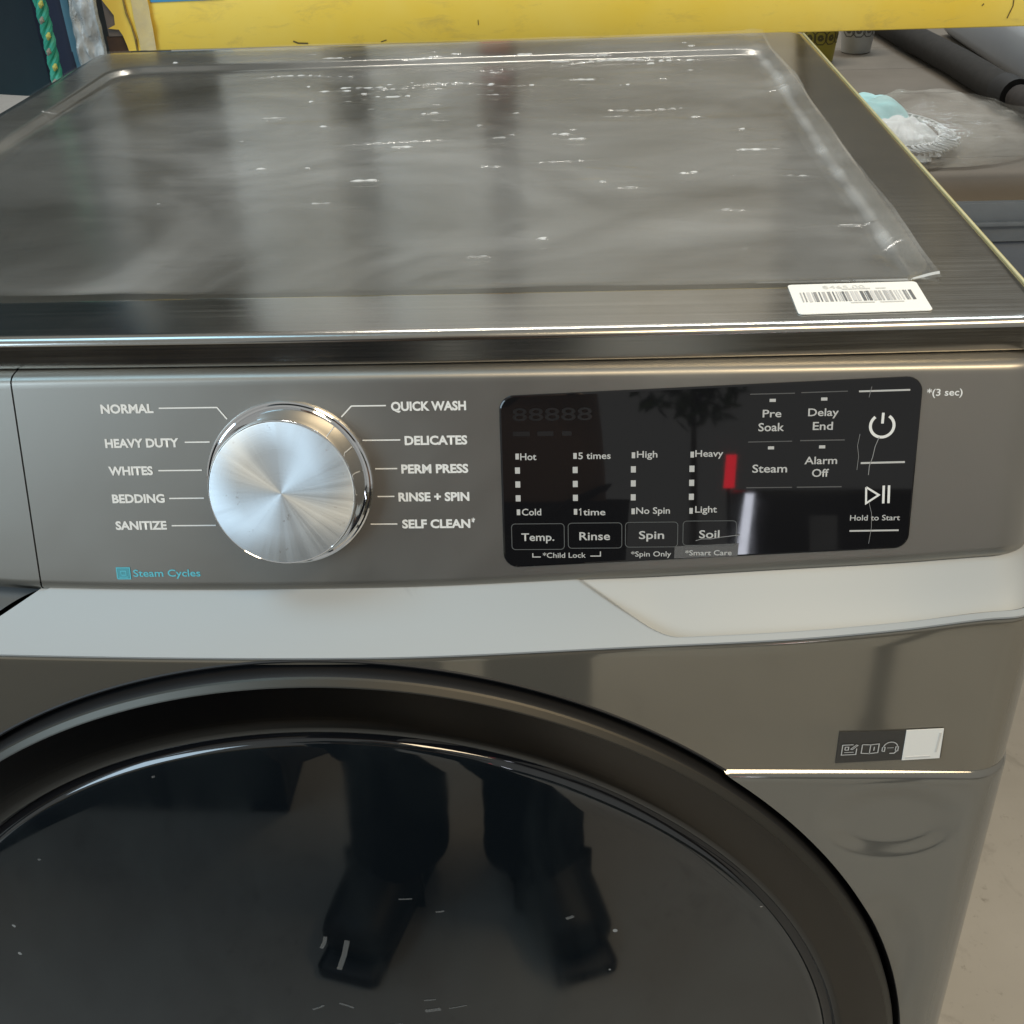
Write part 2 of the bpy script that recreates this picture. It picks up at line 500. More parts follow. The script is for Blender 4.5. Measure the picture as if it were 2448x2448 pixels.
# dark backing behind the seam
vs2, fs2 = box_data(SEAM - .003, SEAM + .003, .0022, .02, to_v(-.115), .002)
me = bpy.data.meshes.new("seam_gap"); me.from_pydata(vs2, [], fs2); me.materials.append(dark_plastic)
o = bpy.data.objects.new("seam_gap", me); link(o, wm); o.location = PO - parent_world(wm); o.rotation_euler = (-TILT, 0, 0)

def lob(name, verts, faces, mat, parent=None, smooth=False, angle=35):
    """child of the control panel, coordinates in the panel frame: x, -normal, v"""
    me = bpy.data.meshes.new(name)
    me.from_pydata([tuple(v) for v in verts], [], faces); me.update(); me.materials.append(mat)
    if smooth:
        me.polygons.foreach_set('use_smooth', [True] * len(me.polygons)); me.set_sharp_from_angle(angle=math.radians(angle))
    ob = bpy.data.objects.new(name, me); link(ob, parent if parent is not None else panel)
    return ob

def flat_poly(pts, off, thick=0.00008):
    n = len(pts)
    vs = [(x, -off - thick, z) for x, z in pts] + [(x, -off + thick, z) for x, z in pts]
    fs = [list(range(n))] + [list(range(2 * n - 1, n - 1, -1))] + [(i, i + n, (i + 1) % n + n, (i + 1) % n) for i in range(n)]
    return vs, fs

def stroke(pts, w, off, thick=0.00008):
    """polyline of constant width as one flat strip"""
    L_, R_ = [], []
    for i, p in enumerate(pts):
        a = Vector(pts[max(i - 1, 0)]); b = Vector(pts[min(i + 1, len(pts) - 1)]); q = Vector(p)
        if 0 < i < len(pts) - 1:
            d1 = (q - a).normalized(); d2 = (b - q).normalized(); t = (d1 + d2).normalized()
            k = 1 / max(0.5, t.dot(d1))
        else:
            t = (b - a).normalized(); k = 1
        nrm = Vector((-t.y, t.x)) * (w / 2 * k)
        L_.append(q + nrm); R_.append(q - nrm)
    vs, fs = [], []
    for i in range(len(pts)):
        for q, y in ((L_[i], -off - thick), (R_[i], -off - thick)):
            vs.append((q.x, y, q.y))
    for i in range(len(pts) - 1):
        fs.append((2 * i, 2 * i + 1, 2 * i + 3, 2 * i + 2))
    return vs, fs

def ring_stroke(pts, w, off):
    return stroke(list(pts) + [pts[0]], w, off)

def rpoly(quad, r, n=6):
    """rounded corners on a convex quad given counter-clockwise"""
    out = []
    m = len(quad)
    for i in range(m):
        p = Vector(quad[i]); a = (Vector(quad[i - 1]) - p).normalized(); b = (Vector(quad[(i + 1) % m]) - p).normalized()
        ang = a.angle(b); t = r / math.tan(ang / 2)
        c = p + (a + b).normalized() * (r / math.sin(ang / 2))
        s = p + a * t; e = p + b * t
        a0 = math.atan2(s.y - c.y, s.x - c.x); a1 = math.atan2(e.y - c.y, e.x - c.x)
        while a1 < a0: a1 += 2 * math.pi
        if a1 - a0 > math.pi: a1 -= 2 * math.pi
        for k in range(n + 1):
            th = a0 + (a1 - a0) * k / n
            out.append((c.x + r * math.cos(th), c.y + r * math.sin(th)))
    return out

_text_cache = {}
def text_mesh(s, bold=0.0):
    cu = bpy.data.curves.new("t", 'FONT'); cu.body = s; cu.size = 1.0; cu.offset = bold; cu.resolution_u = 3
    cu.fill_mode = 'FRONT'
    ob = bpy.data.objects.new("t", cu); COL.objects.link(ob)
    dg = bpy.context.evaluated_depsgraph_get()
    me = bpy.data.meshes.new_from_object(ob.evaluated_get(dg))
    bpy.data.objects.remove(ob); bpy.data.curves.remove(cu)
    return me

def lettering(name, s, x0, x1, vb, vt, mat, off=0.0002, bold=0.0, parent=None, cap="H", matrix=None):
    me = text_mesh(s, bold)
    xs = [v.co.x for v in me.vertices]
    if cap == "H": ch = 0.729 + 2 * bold
    else: ch = max(v.co.y for v in me.vertices)
    sx = (x1 - x0) / (max(xs) - min(xs)); sy = (vt - vb) / ch; mx = min(xs)
    for v in me.vertices:
        v.co = ((v.co.x - mx) * sx + x0, -off, (v.co.y + bold) * sy + vb)
    me.materials.clear(); me.materials.append(mat); me.name = name
    ob = bpy.data.objects.new(name, me); link(ob, parent if parent is not None else panel)
    if matrix is not None: ob.matrix_basis = matrix
    return ob

CYC = [("NORMAL", -.0987, -.0733, -.0131), ("HEAVY DUTY", -.0987, -.0628, -.0298), ("WHITES", -.0987, -.0770, -.0434), ("BEDDING", -.0987, -.0728, -.0573), ("SANITIZE", -.0987, -.0733, -.0709),
       ("QUICK WASH", .0398, .0750, -.0137), ("DELICATES", .0454, .0750, -.0301), ("PERM PRESS", .0431, .0750, -.0439), ("RINSE + SPIN", .0410, .0750, -.0577)]
for s, a, b, v in CYC:
    lettering("lettering", s, a, b, v, v + .0047, white_print, bold=0.038)
lettering("lettering", "SELF CLEAN", .0421, .0750, -.0712, -.0665, white_print, bold=0.038)
lettering("lettering", "*", .0756, .0774, -.0700, -.0660, white_print, bold=0.02)
lettering("lettering", "Steam Cycles", -.0929, -.0592, -.0952, -.0913, blue_print, bold=0.014)
lettering("lettering", "*(3 sec)", .2851, .3010, -.0100, -.0066, white_print, bold=0.015)
for pts, w in [([(-.0706, -.0108), (-.0427, -.0108), (-.0384, -.0165)], 1), ([(-.0599, -.0274), (-.0478, -.0274)], 1), ([(-.0743, -.0412), (-.053, -.0412)], 1),
               ([(-.0705, -.0551), (-.0534, -.0551)], 1), ([(-.0708, -.0689), (-.0489, -.0689)], 1), ([(.0375, -.0110), (.0212, -.0110), (.0161, -.0162)], 1),
               ([(.0254, -.0275), (.0434, -.0275)], 1), ([(.0306, -.0414), (.0412, -.0414)], 1), ([(.031, -.0551), (.0391, -.0551)], 1), ([(.0268, -.0689), (.0398, -.0689)], 1)]:
    vs2, fs2 = stroke(pts, .00065, .0002); lob("pointer_line", vs2, fs2, white_print)
# steam cycles icon: blue square frame with a smaller square and a base line inside
sq = [(-.1010, -.0962), (-.0945, -.0962), (-.0945, -.0905), (-.1010, -.0905)]
vs2, fs2 = ring_stroke(sq, .0006, .0002); ic = lob("steam_icon", vs2, fs2, blue_print)
vs2, fs2 = flat_poly([(-.1006, -.0958), (-.0949, -.0958), (-.0949, -.0909), (-.1006, -.0909)], .00012); lob("icon_fill", vs2, fs2, Mat("blue_print_dark", (0.07, 0.30, 0.37, 1), 0.5).m, ic)
vs2, fs2 = ring_stroke([(-.0990, -.0943), (-.0965, -.0943), (-.0965, -.0922), (-.0990, -.0922)], .0005, .0003); lob("icon_square", vs2, fs2, blue_print, ic)
vs2, fs2 = stroke([(-.1001, -.0953), (-.0954, -.0953)], .0005, .0003); lob("icon_line", vs2, fs2, blue_print, ic)

# display glass
DQ = [(.0906, -.0914), (.2818, -.0824), (.2830, -.0006), (.0904, -.0072)]
out = rpoly(DQ, .0070, 8)
def inset(pts, d):
    c = Vector((sum(p[0] for p in pts) / len(pts), sum(p[1] for p in pts) / len(pts)))
    res = []
    n = len(pts)
    for i in range(n):
        a = Vector(pts[i - 1]); b = Vector(pts[(i + 1) % n]); t = (b - a).normalized()
        res.append((pts[i][0] - t.y * d, pts[i][1] + t.x * d))
    return res
lp = [(out, .0), (out, -.0006), (inset(out, .0003), -.0010), (inset(out, .0009), -.0012)]
vs2 = [(x, y, z) for ps, y in lp for x, z in ps]
n_ = len(out)
fs2 = grid_faces(4, n_, True) + [list(range(3 * n_, 4 * n_))]
disp = lob("display_glass", vs2, fs2, display_glass, panel, True, 8)
fix_normals(disp)
DO = .0014
def dl(s, a, b, v, vt, bold=0.012, mat=grey_print): return lettering("lettering", s, a, b, v, vt, mat, off=DO, bold=bold)
for s, a, b, v, t in [("Hot", .0997, .1073, -.0377, -.0342), ("Cold", .0999, .1091, -.0648, -.0613), ("5 times", .1269, .1420, -.0375, -.0341), ("time", .1290, .1395, -.0650, -.0616),
                   ("High", .1542, .1637, -.0371, -.0337), ("No Spin", .1540, .1699, -.0645, -.0611), ("Heavy", .1812, .1941, -.0370, -.0336), ("Light", .1817, .1919, -.0641, -.0607)]:
    dl(s, a, b, v, t)
for s, a, b, v, t in [("Temp.", .0994, .1151, -.0776, -.0735), ("Rinse", .1271, .1417, -.0774, -.0731), ("Spin", .1554, .1673, -.0770, -.0728), ("Soil", .1838, .1934, -.0768, -.0726),
                      ("Pre", .2115, .2200, -.0187, -.0149), ("Soak", .2098, .2215, -.0252, -.0211), ("Delay", .2321, .2459, -.0184, -.0146), ("End", .2345, .2436, -.0249, -.0209),
                      ("Steam", .2077, .2237, -.0449, -.0408), ("Alarm", .2315, .2464, -.0411, -.0373), ("Off", .2352, .2429, -.0472, -.0432)]:
    dl(s, a, b, v, t, 0.012)
for s, a, b, v, t in [("*Child Lock", .1095, .1301, -.0862, -.0835), ("*Spin Only", .1517, .1708, -.0858, -.0831), ("*Smart Care", .1774, .1994, -.0854, -.0827), ("Hold to Start", .2539, .2769, -.0686, -.0658)]:
    dl(s, a, b, v, t, 0.006)
vs2, fs2 = stroke([(.1271, -.0624), (.12785, -.0617), (.12785, -.0650)], .0005, DO); lob("lettering", vs2, fs2, grey_print)
for i, u in enumerate((.0983, .1254, .1526, .1798)):
    for j in range(5):
        v = -.0359 - .0068 * j - .0001 * (j == 4)
        w, h = (.00115, .00150) if j in (1, 2, 3) else (.0008, .0014)
        vs2, fs2 = flat_poly([(u - w, v - h), (u + w, v - h), (u + w, v + h), (u - w, v + h)], DO); lob("indicator", vs2, fs2, grey_print)
for u, v in ((.2158, -.0108), (.2390, -.0105), (.2159, -.0331), (.2392, -.0329)):
    vs2, fs2 = flat_poly([(u - .0014, v - .0007), (u + .0014, v - .0007), (u + .0014, v + .0007), (u - .0014, v + .0007)], DO); lob("indicator", vs2, fs2, grey_print)
for a, b, c, d in ((.0948, .1199, -.0819, -.0690), (.1218, .1473, -.0814, -.0688), (.1490, .1737, -.0810, -.0686), (.1762, .2012, -.0803, -.0682)):
    vs2, fs2 = ring_stroke(rpoly([(a, c), (b, c), (b, d), (a, d)], .0017, 5), .00035, DO); lob("button_outline", vs2, fs2, outline_print)
for pts, m, w in [([(.1047, -.0838), (.1047, -.0857), (.1085, -.0857)], grey_print, .0005), ([(.1323, -.0854), (.1371, -.0854), (.1371, -.0831)], grey_print, .0005),
                  ([(.2055, -.0078), (.2257, -.0076)], dim_print, .0005), ([(.2285, -.0074), (.2494, -.0070)], dim_print, .0005), ([(.2544, -.0072), (.2772, -.0068)], grey_print, .0008),
                  ([(.2053, -.0302), (.2254, -.0300)], dim_print, .0005), ([(.2290, -.0298), (.2493, -.0297)], dim_print, .0006), ([(.2572, -.0408), (.2772, -.0405)], grey_print, .0009),
                  ([(.2052, -.0521), (.2263, -.0521)], dim_print, .0005), ([(.2285, -.0521), (.2491, -.0520)], dim_print, .0006), ([(.2540, -.0737), (.2767, -.0735)], grey_print, .0008)]:
    vs2, fs2 = stroke(pts, w, DO); lob("divider_line", vs2, fs2, m)
arc = [(.2658 + .0053 * math.sin(math.radians(a)), -.0233 + .0053 * math.cos(math.radians(a))) for a in range(33, 328, 8)]
vs2, fs2 = stroke(arc, .0013, DO); pw = lob("power_icon", vs2, fs2, white_print)
vs2, fs2 = stroke([(.2659, -.0172), (.2658, -.0222)], .0012, DO + .0001); lob("icon_bar", vs2, fs2, white_print, pw)
vs2, fs2 = ring_stroke([(.2604, -.0524), (.2608, -.0602), (.2664, -.0562)], .0009, DO); pl = lob("play_icon", vs2, fs2, white_print)
vs2, fs2 = stroke([(.2684, -.0517), (.2687, -.0603)], .0011, DO); lob("icon_bar", vs2, fs2, white_print, pl)
vs2, fs2 = stroke([(.2708, -.0516), (.2711, -.0602)], .0011, DO); lob("icon_bar", vs2, fs2, white_print, pl)
lettering("digits", "88888", .0965, .1335, -.0190, -.0125, ghost_print, off=DO, bold=0.01)
for a, b in ((.0965, .1045), (.1080, .1155), (.1195, .1240)):
    vs2, fs2 = flat_poly([(a, -.0262), (b, -.0262), (b, -.0240), (a, -.0240)], DO - .0001); lob("display_mark", vs2, fs2, ghost_print)
# protective film left on the display: creases and a torn corner
crease_m = Mat("film_crease", (0.26, 0.26, 0.26, 1), 0.25).m
for pts, w in [([(.2648, -.0285), (.2632, -.0330), (.2624, -.0380), (.2612, -.0420), (.2610, -.0465)], .00035), ([(.2560, -.0270), (.2552, -.0325), (.2560, -.0375), (.2556, -.0440)], .0002),
               ([(.2622, -.0600), (.2636, -.0650), (.2640, -.0720), (.2632, -.0800)], .00018), ([(.1822, -.0780), (.1850, -.0771), (.1895, -.0771), (.1940, -.0763), (.2030, -.0752)], .0003),
               ([(.2600, -.0050), (.2590, -.0100)], .0002)]:
    vs2, fs2 = stroke(pts, w, DO + .0001); lob("film_crease", vs2, fs2, crease_m)
fm = Mat("grey_film_tab", (0.16, 0.16, 0.16, 1), 0.3); fm.b.inputs['Alpha'].default_value = 0.55
vs2, fs2 = flat_poly([(.1722, -.0869), (.2022, -.0858), (.2026, -.0795), (.1724, -.0808)], DO - .0001, .00003); lob("film_tab", vs2, fs2, fm.m)

# ------------------------------------------------------------------ cycle dial
KC = Vector((-.0108, 0, -.0482))
dial = bpy.data.objects.new("cycle_dial", None); link(dial, panel); dial.location = KC
def dial_part(name, profile, mat, close=False, ang=30):
    vs2, fs2 = revolve_y(profile, 0, 0, 160)
    o = lob(name, vs2, fs2, mat, dial, True, ang); fix_normals(o); return o
dial_part("chrome_collar", [(.0400, 0.0002), (.0402, -.0008), (.0399, -.0016), (.0392, -.0020), (.0384, -.0018), (.0376, -.0022), (.0368, -.0045), (.0358, -.0085), (.0351, -.0130), (.0348, -.0165), (.0346, -.0174), (.0342, -.0179), (.0339, -.0177)], chrome)
dial_part("dial_face", [(.0339, -.0177), (.0336, -.0178), (.0200, -.0179), (.0100, -.0179), (.0030, -.0179), (.0001, -.0179)], spun)

# ------------------------------------------------------------------ silver trim strip under the panel
def xl(s): return -.1370 - .041 * s
def diag(s): return .1255 + .0470 * s
def sstep(a, b, x):
    t = max(0, min(1, (x - a) / (b - a))); return t * t * (3 - 2 * t)
NX, NS = 520, 96
vs = []
YB = -.0695
def trim_point(x, s, depth=None):
    xc = min(abs(x), HW); g = 0.0
    c = HW - RC
    if xc > c: g = RC - math.sqrt(max(0, RC * RC - (xc - c) ** 2))
    zt = Zp(x) + .0012; zb = Zs(x); YT = -.0133 + (Zp(x) + .02) * TA + .0016
    # gentle bulge: steeper towards the bottom
    y = YT + (YB - YT) * (s + .03 * math.sin(math.pi * s)) + g
    z = zt + (zb - zt) * s
    return Vector((x, y, z))
nrm0 = Vector((0, -.45, .89))
for j in range(NS + 1):
    s = j / NS
    for i in range(NX + 1):
        t = i / NX
        xL_ = xl(s)
        tt = t
        x = xL_ + (HW - .0003 - xL_) * (1 - (1 - tt) ** 1.15)
        p_ = trim_point(x, s)
        # scoop to the right of the diagonal edge
        d1 = (x - diag(s)) * .80; d2 = (.90 - s) * .032
        k = .006
        hh = max(k - abs(d1 - d2), 0) / k
        dd = min(d1, d2) - hh * hh * k * .25
        ins = sstep(0.0, .0024, dd)
        depth = ins * (.0008 + .0078 * s) + sstep(0, .03, dd) * .001
        p_ -= nrm0 * depth
        vs.append((p_.x, p_.y, hz(p_.z)))
fs = [tuple(reversed(f)) for f in grid_faces(NS + 1, NX + 1)]
trim = mesh_ob("trim_strip", vs, fs, silver_trim, wm, angle=50)
# thin front lip of the trim and the shadow gap under it
vs = []
cols = [xl(1) + (HW - .0005 - xl(1)) * i / 200 for i in range(201)]
for dy, dz in ((0, 0), (.0001, -.0010), (.0012, -.0014), (.006, -.0014)):
    for x in cols:
        q = trim_point(x, 1); vs.append((q.x, q.y + dy, hz(q.z + dz)))
mesh_ob("trim_lip", vs, [tuple(reversed(f)) for f in grid_faces(4, len(cols))], silver_trim, wm)
# left end of the trim: bright bevel and the dark hand recess of the drawer
vs = []
for k, (dx, dd) in enumerate(((0, 0), (-.0006, .0010), (-.0010, .0010), (-.0046, .0010), (-.0052, .0035))):
    for j in range(NS + 1):
        s = j / NS; q = trim_point(xl(s) + dx, s) - nrm0 * dd; vs.append((q.x, q.y, hz(q.z)))
mesh_ob("trim_end_bevel", vs, grid_faces(5, NS + 1), silver_trim, wm)
vs = []
for j in range(21):
    s = j / 20
    for i in range(41):
        x = -HW + .0006 + (xl(s) - .0048 + HW) * i / 40
        q = trim_point(x, s); q.y += .004 + .012 * math.sin(math.pi * min(1, s * 1.0)) ; vs.append((q.x, min(q.y, .0), hz(q.z - .003)))
mesh_ob("hand_recess", vs, [tuple(reversed(f)) for f in grid_faces(21, 41)], Mat("recess_grey", (0.085, 0.092, 0.095, 1), 0.55).m, wm)

# ------------------------------------------------------------------ front panel around the door
DC = Vector((-.001, -.458)); DR = .3172
ZG = -.2110
YF = -.0690
cols = [(-HW, .30)]
c = HW - RC
for k in range(12, 0, -1):
    a = math.pi / 2 * k / 12; cols.append((-c - RC * math.sin(a), RC - RC * math.cos(a)))
gx = math.sqrt(DR ** 2 - (ZG - DC.y) ** 2)
mid = []
n1 = 24
for k in range(n1): mid.append(-c + ((-gx + DC.x) + c) * k / n1)
n2 = 160
for k in range(n2 + 1): mid.append(DC.x - gx + 2 * gx * k / n2)
for k in range(1, n1 + 1): mid.append(DC.x + gx + (c - DC.x - gx) * k / n1)
cols += [(x, 0.0) for x in mid]
for k in range(1, 13):
    a = math.pi / 2 * k / 12; cols.append((c + RC * math.sin(a), RC - RC * math.cos(a)))
cols.append((HW, .30))
rows = []
def topz(x): return Zs(x) - .0018
def botz(x):
    if abs(x - DC.x) < gx: return max(ZG, DC.y + math.sqrt(DR ** 2 - (x - DC.x) ** 2))
    return ZG
vs = []
for dy, dz in ((.006, .0004), (.0022, .0004), (.0008, -.0002), (.0002, -.0010), (0, -.0022)):
    for x, g in cols: vs.append((x, YF + g + dy, hz(topz(x) + dz)))
nrow = 5
for f in [k / 14 for k in range(1, 15)]:
    for x, g in cols:
        zt = topz(x) - .0022; zb = botz(x)
        if zb > zt - .0005: zb = zt - .0005
        vs.append((x, YF + g, hz(zt + (zb - zt) * f)))
    nrow += 1
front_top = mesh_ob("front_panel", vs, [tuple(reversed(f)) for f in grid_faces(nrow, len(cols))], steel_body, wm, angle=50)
# lower part, either side of the door, standing 2 mm proud with a bright rounded shoulder
def dent(x, z):
    d = 0.0
    for cx, cz, rx, rz, amp in DENTS:
        q = math.hypot((x - cx) / rx, (z - cz) / rz)
        d += amp * (1 - sstep(.60, 1.15, q))
    return d
DENTS = [(.291, -.365, .024, .060, .0020), (.285, -.245, .034, .024, .0014), (.303, -.47, .012, .05, .0016), (-.29, -.33, .03, .05, .0010)]
for sx in (-1, 1):
    vs = []; nr = 0
    zr = [(ZG + .0002, -.0005), (ZG - .0006, .0004), (ZG - .0014, .0016), (ZG - .0024, .0024), (ZG - .0036, .0027)]
    zz = ZG - .0036
    while zz > -.90: zz -= .004; zr.append((zz, .0028))
    for z, pr in zr:
        dx = DC.x * sx + (math.sqrt(max(0, DR ** 2 - (z - DC.y) ** 2)) if abs(z - DC.y) < DR else 0)
        row = []
        cc = c
        dxc = min(dx, c + .0)
        for k in range(61): row.append((dxc + (cc - dxc) * k / 60, 0.0))
        for k in range(1, 13):
            a = math.pi / 2 * k / 12; row.append((c + RC * math.sin(a), RC - RC * math.cos(a)))
        row.append((HW + .0002, .30))
        for x, g in row: vs.append((sx * x, YF - pr + g + dent(sx * x, z), hz(z)))
        nr += 1
    fs = grid_faces(nr, 61 + 12 + 1)
    if sx > 0: fs = [tuple(reversed(f)) for f in fs]
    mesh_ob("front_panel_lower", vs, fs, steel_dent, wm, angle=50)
# ------------------------------------------------------------------ door
def centred(name, profile, mat, parent, origin, n=288, ang=40):
    vs, fs = revolve_y(profile, 0, 0, n)
    me = bpy.data.meshes.new(name); me.from_pydata(vs, [], fs); me.update(); me.materials.append(mat)
    me.polygons.foreach_set('use_smooth', [True] * len(me.polygons)); me.set_sharp_from_angle(angle=math.radians(ang))
    ob = bpy.data.objects.new(name, me); link(ob, parent)
    ob.location = Vector(origin) - parent_world(parent)
    fix_normals(ob)
    return ob
DCW = (DC.x, -.07, hz(DC.y))       # local y = 0 is the plane of the front panel
centred("door_opening", [(.3185, .0011), (.3178, .0004), (.3168, .0008), (.3155, .0035), (.3148, .0075), (.3148, .020), (.3120, .024), (.300, .024)], black_rubber, wm, DCW)
door = centred("door", [(.3120, .022), (.3126, -.0010), (.3126, -.0040), (.3123, -.0046)], black_rubber, wm, DCW)
def dpart(name, prof, mat, ang=40):
    o = centred(name, prof, mat, door, DCW, ang=ang); return o
dpart("door_rim", [(.3123, -.0046), (.3117, -.0056), (.3092, -.0078), (.3086, -.0081)], rim_metal, 12)
dpart("door_ring", [(.3086, -.0081), (.3080, -.0082), (.3000, -.0089), (.2920, -.0096), (.2850, -.0094), (.2806, -.0086), (.2794, -.0076)], ring_metal)
dpart("door_ring_step", [(.2794, -.0076), (.2788, -.0060), (.2780, -.0050), (.2745, -.0050), (.2735, -.0056)], display_glass)
gp = [(.2735, -.0056), (.2726, -.0068), (.2712, -.0076), (.2690, -.0080)]
for k in range(1, 31):
    r = .2690 * (1 - k / 30); gp.append((max(r, .0001), -.0080 - .0012 * (1 - (r / .2690) ** 2)))
dpart("door_glass", gp, door_glass, 60)

# ------------------------------------------------------------------ support label on the front panel
def wall_poly(name, pts, y, mat, parent, label=None):
    vs = [(x, y, hz(z)) for x, z in pts] + [(x, y + .0004, hz(z)) for x, z in pts]
    n = len(pts)
    return mesh_ob(name, vs, [list(range(n)), list(range(2 * n - 1, n - 1, -1))] + [(i, i + n, (i + 1) % n + n, (i + 1) % n) for i in range(n)], mat, parent, smooth=False)
LY = YF - .0006
lab = wall_poly("support_label", [(.2534, -.2058), (.3040, -.2016), (.3030, -.1830), (.2532, -.1850)], LY, label_black, wm)
wall_poly("blank_square", [(.2854, -.2032), (.3034, -.2016), (.3026, -.1822), (.2850, -.1834)], LY - .0004, label_white, lab)
def wstroke(name, pts, w, closed=False):
    if closed: pts = list(pts) + [pts[0]]
    v2, f2 = stroke(pts, w, 0, 0)
    return mesh_ob(name, [(x, LY - .0005, hz(z)) for x, y, z in v2], f2, grey_print, lab, smooth=False)
ox, oz = .2555, -.2000
def I(pts, dx): return [(ox + dx + a * .001, oz + .0002 + b * .001 + (dx + a * .001) * .07) for a, b in pts]
wstroke("note_icon", I([(5.2, 6.6), (0, 6.6), (0, 0), (7, 0), (7, 4)], 0), .0005)
wstroke("note_icon", I([(1.2, 1.6), (5.8, 1.6)], 0), .0004)
wstroke("note_icon", I([(1.4, 3.2), (1.4, 5.2), (3.0, 5.2), (3.0, 3.2), (1.4, 3.2)], 0), .0005)
wstroke("note_icon", I([(4.0, 3.6), (6.6, 6.4), (7.4, 6.0), (5.0, 3.4), (4.0, 3.6)], 0), .0004)
wstroke("book_icon", I([(0, 6.4), (0, .6), (4, .2), (8, .6), (8, 6.4), (4, 6.0), (0, 6.4)], .0095), .0005)
wstroke("book_icon", I([(4, 6.0), (4, -.2)], .0095), .0005)
wstroke("book_icon", I([(5.9, 2.0), (5.9, 4.6)], .0095), .0005)
arc = [(4 + 3.4 * math.cos(math.radians(a)), 3.6 + 3.6 * math.sin(math.radians(a))) for a in range(0, 181, 15)]
wstroke("headset_icon", I(arc, .0192), .0005)
wstroke("headset_icon", I([(.2, 1.4), (.2, 3.9), (1.4, 3.9), (1.4, 1.2), (.2, 1.4)], .0192), .0005)
wstroke("headset_icon", I([(6.6, 1.4), (6.6, 3.9), (7.8, 3.9), (7.8, 1.2), (6.6, 1.4)], .0192), .0005)
wstroke("headset_icon", I([(7.4, 1.2), (6.2, -.3), (4.0, -.3)], .0192), .0006)
wstroke("headset_icon", I([(2.4, 3.4), (5.6, 3.4)], .0192), .0003)
for a, b, z0, z1 in ((.3008, .3018, -.1975, -.1845),):
    wall_poly("side_print", [(a - .0004, z0), (b - .0004, z0 + .0001), (b, z1 + .0001), (a, z1)], LY - .0006, pale_print, lab)
wall_poly("side_print", [(.2868, -.2018), (.2985, -.2008), (.2985, -.1998), (.2868, -.2008)], LY - .0006, pale_print, lab)

# ------------------------------------------------------------------ price sticker on the lid
SO = (.2294, .0457)
st_pts = rpoly([(.2290, .0092), (.2905, .0113), (.2913, .0474), (.2294, .0457)], .0022, 5)
vs = [(x, y, hz(.0006)) for x, y in st_pts] + [(x, y, hz(.0002)) for x, y in st_pts]
n = len(st_pts)
sticker = mesh_ob("price_sticker", vs, [list(range(n))] + [(i, i + n, (i + 1) % n + n, (i + 1) % n) for i in range(n)], label_white, None, smooth=False)
props(sticker, "white barcode price sticker on the front right of the lid", "sticker")
def on_sticker(a, b):     # a along, b up, both 0..1
    return (.2292 + .0617 * a + .0004 * b, .0100 + .0016 * a + .0362 * b)
rb = random.Random(3)
a = .065
bars = []
while a < .92:
    w = rb.choice([.006, .010, .016, .024]); bars.append((a, min(a + w, .93), rb.choice([0, 0, 1, 1, 2, 3]))); a += w + rb.choice([.006, .009, .016])
for a0, a1, m in bars:
    q = [on_sticker(a0, .36), on_sticker(a1, .36), on_sticker(a1, .69), on_sticker(a0, .69)]
    mesh_ob("barcode_bar", [(x, y, hz(.0008)) for x, y in q], [(0, 1, 2, 3)], ink[m], sticker, smooth=False)
tm = lettering("price_lettering", "$465.00", .2455, .2655, 0, .0040, pale_print, off=0, bold=0.0, parent=sticker)
for v in tm.data.vertices: v.co = (v.co.x, .0395 + v.co.z, hz(.0008))
for a0, a1, b in ((.40, .62, .76), (.66, .74, .76), (.42, .60, .29), (.64, .82, .29)):
    q = [on_sticker(a0, b), on_sticker(a1, b), on_sticker(a1, b + .035), on_sticker(a0, b + .035)]
    mesh_ob("small_print", [(x, y, hz(.0008)) for x, y in q], [(0, 1, 2, 3)], pale_print, sticker, smooth=False)

# ------------------------------------------------------------------ stretch film over the lid
def ssd(x, a, b): return sstep(a, b, x)
vs = []
NXf, NYf = 500, 540
import numpy as np
rf = random.Random(11)
CRS = []
for k in range(120):
    cx = rf.choice([rf.uniform(-.33, .30), rf.uniform(-.14, .24)]); cy = rf.choice([rf.uniform(.05, .66), rf.uniform(.40, .64)])
    if cx < -.12 and rf.random() < .65: continue
    CRS.append((cx, cy, rf.gauss(0, .10), rf.choice([rf.uniform(.003, .009), rf.uniform(.006, .022)]), rf.uniform(.0004, .0015), rf.uniform(.0005, .0012)))
CRS += [(.16, .60, .10, .055, .0018, .0016), (.02, .52, -.06, .07, .0014, .0018), (-.02, .50, .1, .05, .0012, .0014), (-.12, .57, -.05, .05, .0014, .0014), (.06, .57, .3, .03, .001, .001),
        (.18, .40, .02, .04, .0012, .0012), (.0, .32, .05, .05, .0010, .0014), (.12, .25, .03, .03, .0010, .0012)]
gy, gx_ = np.mgrid[0:NYf + 1, 0:NXf + 1]
GY = .006 + .690 * gy / NYf; GX = -.338 + (.3045 + .338) * gx_ / NXf
CZ = np.zeros_like(GX)
for cx, cy, a_, hl, amp, w_ in CRS:
    dx_ = GX - cx; dy_ = GY - cy; u_ = dx_ * math.cos(a_) + dy_ * math.sin(a_); w2 = -dx_ * math.sin(a_) + dy_ * math.cos(a_) + 8 * dx_ * dx_ * math.sin(cx * 90)
    CZ += amp * (.85 + .15 * np.sin(u_ * 700 + cy * 77)) * np.exp(-(w2 / w_) ** 2) * np.exp(-np.abs(u_ / hl) ** 4)
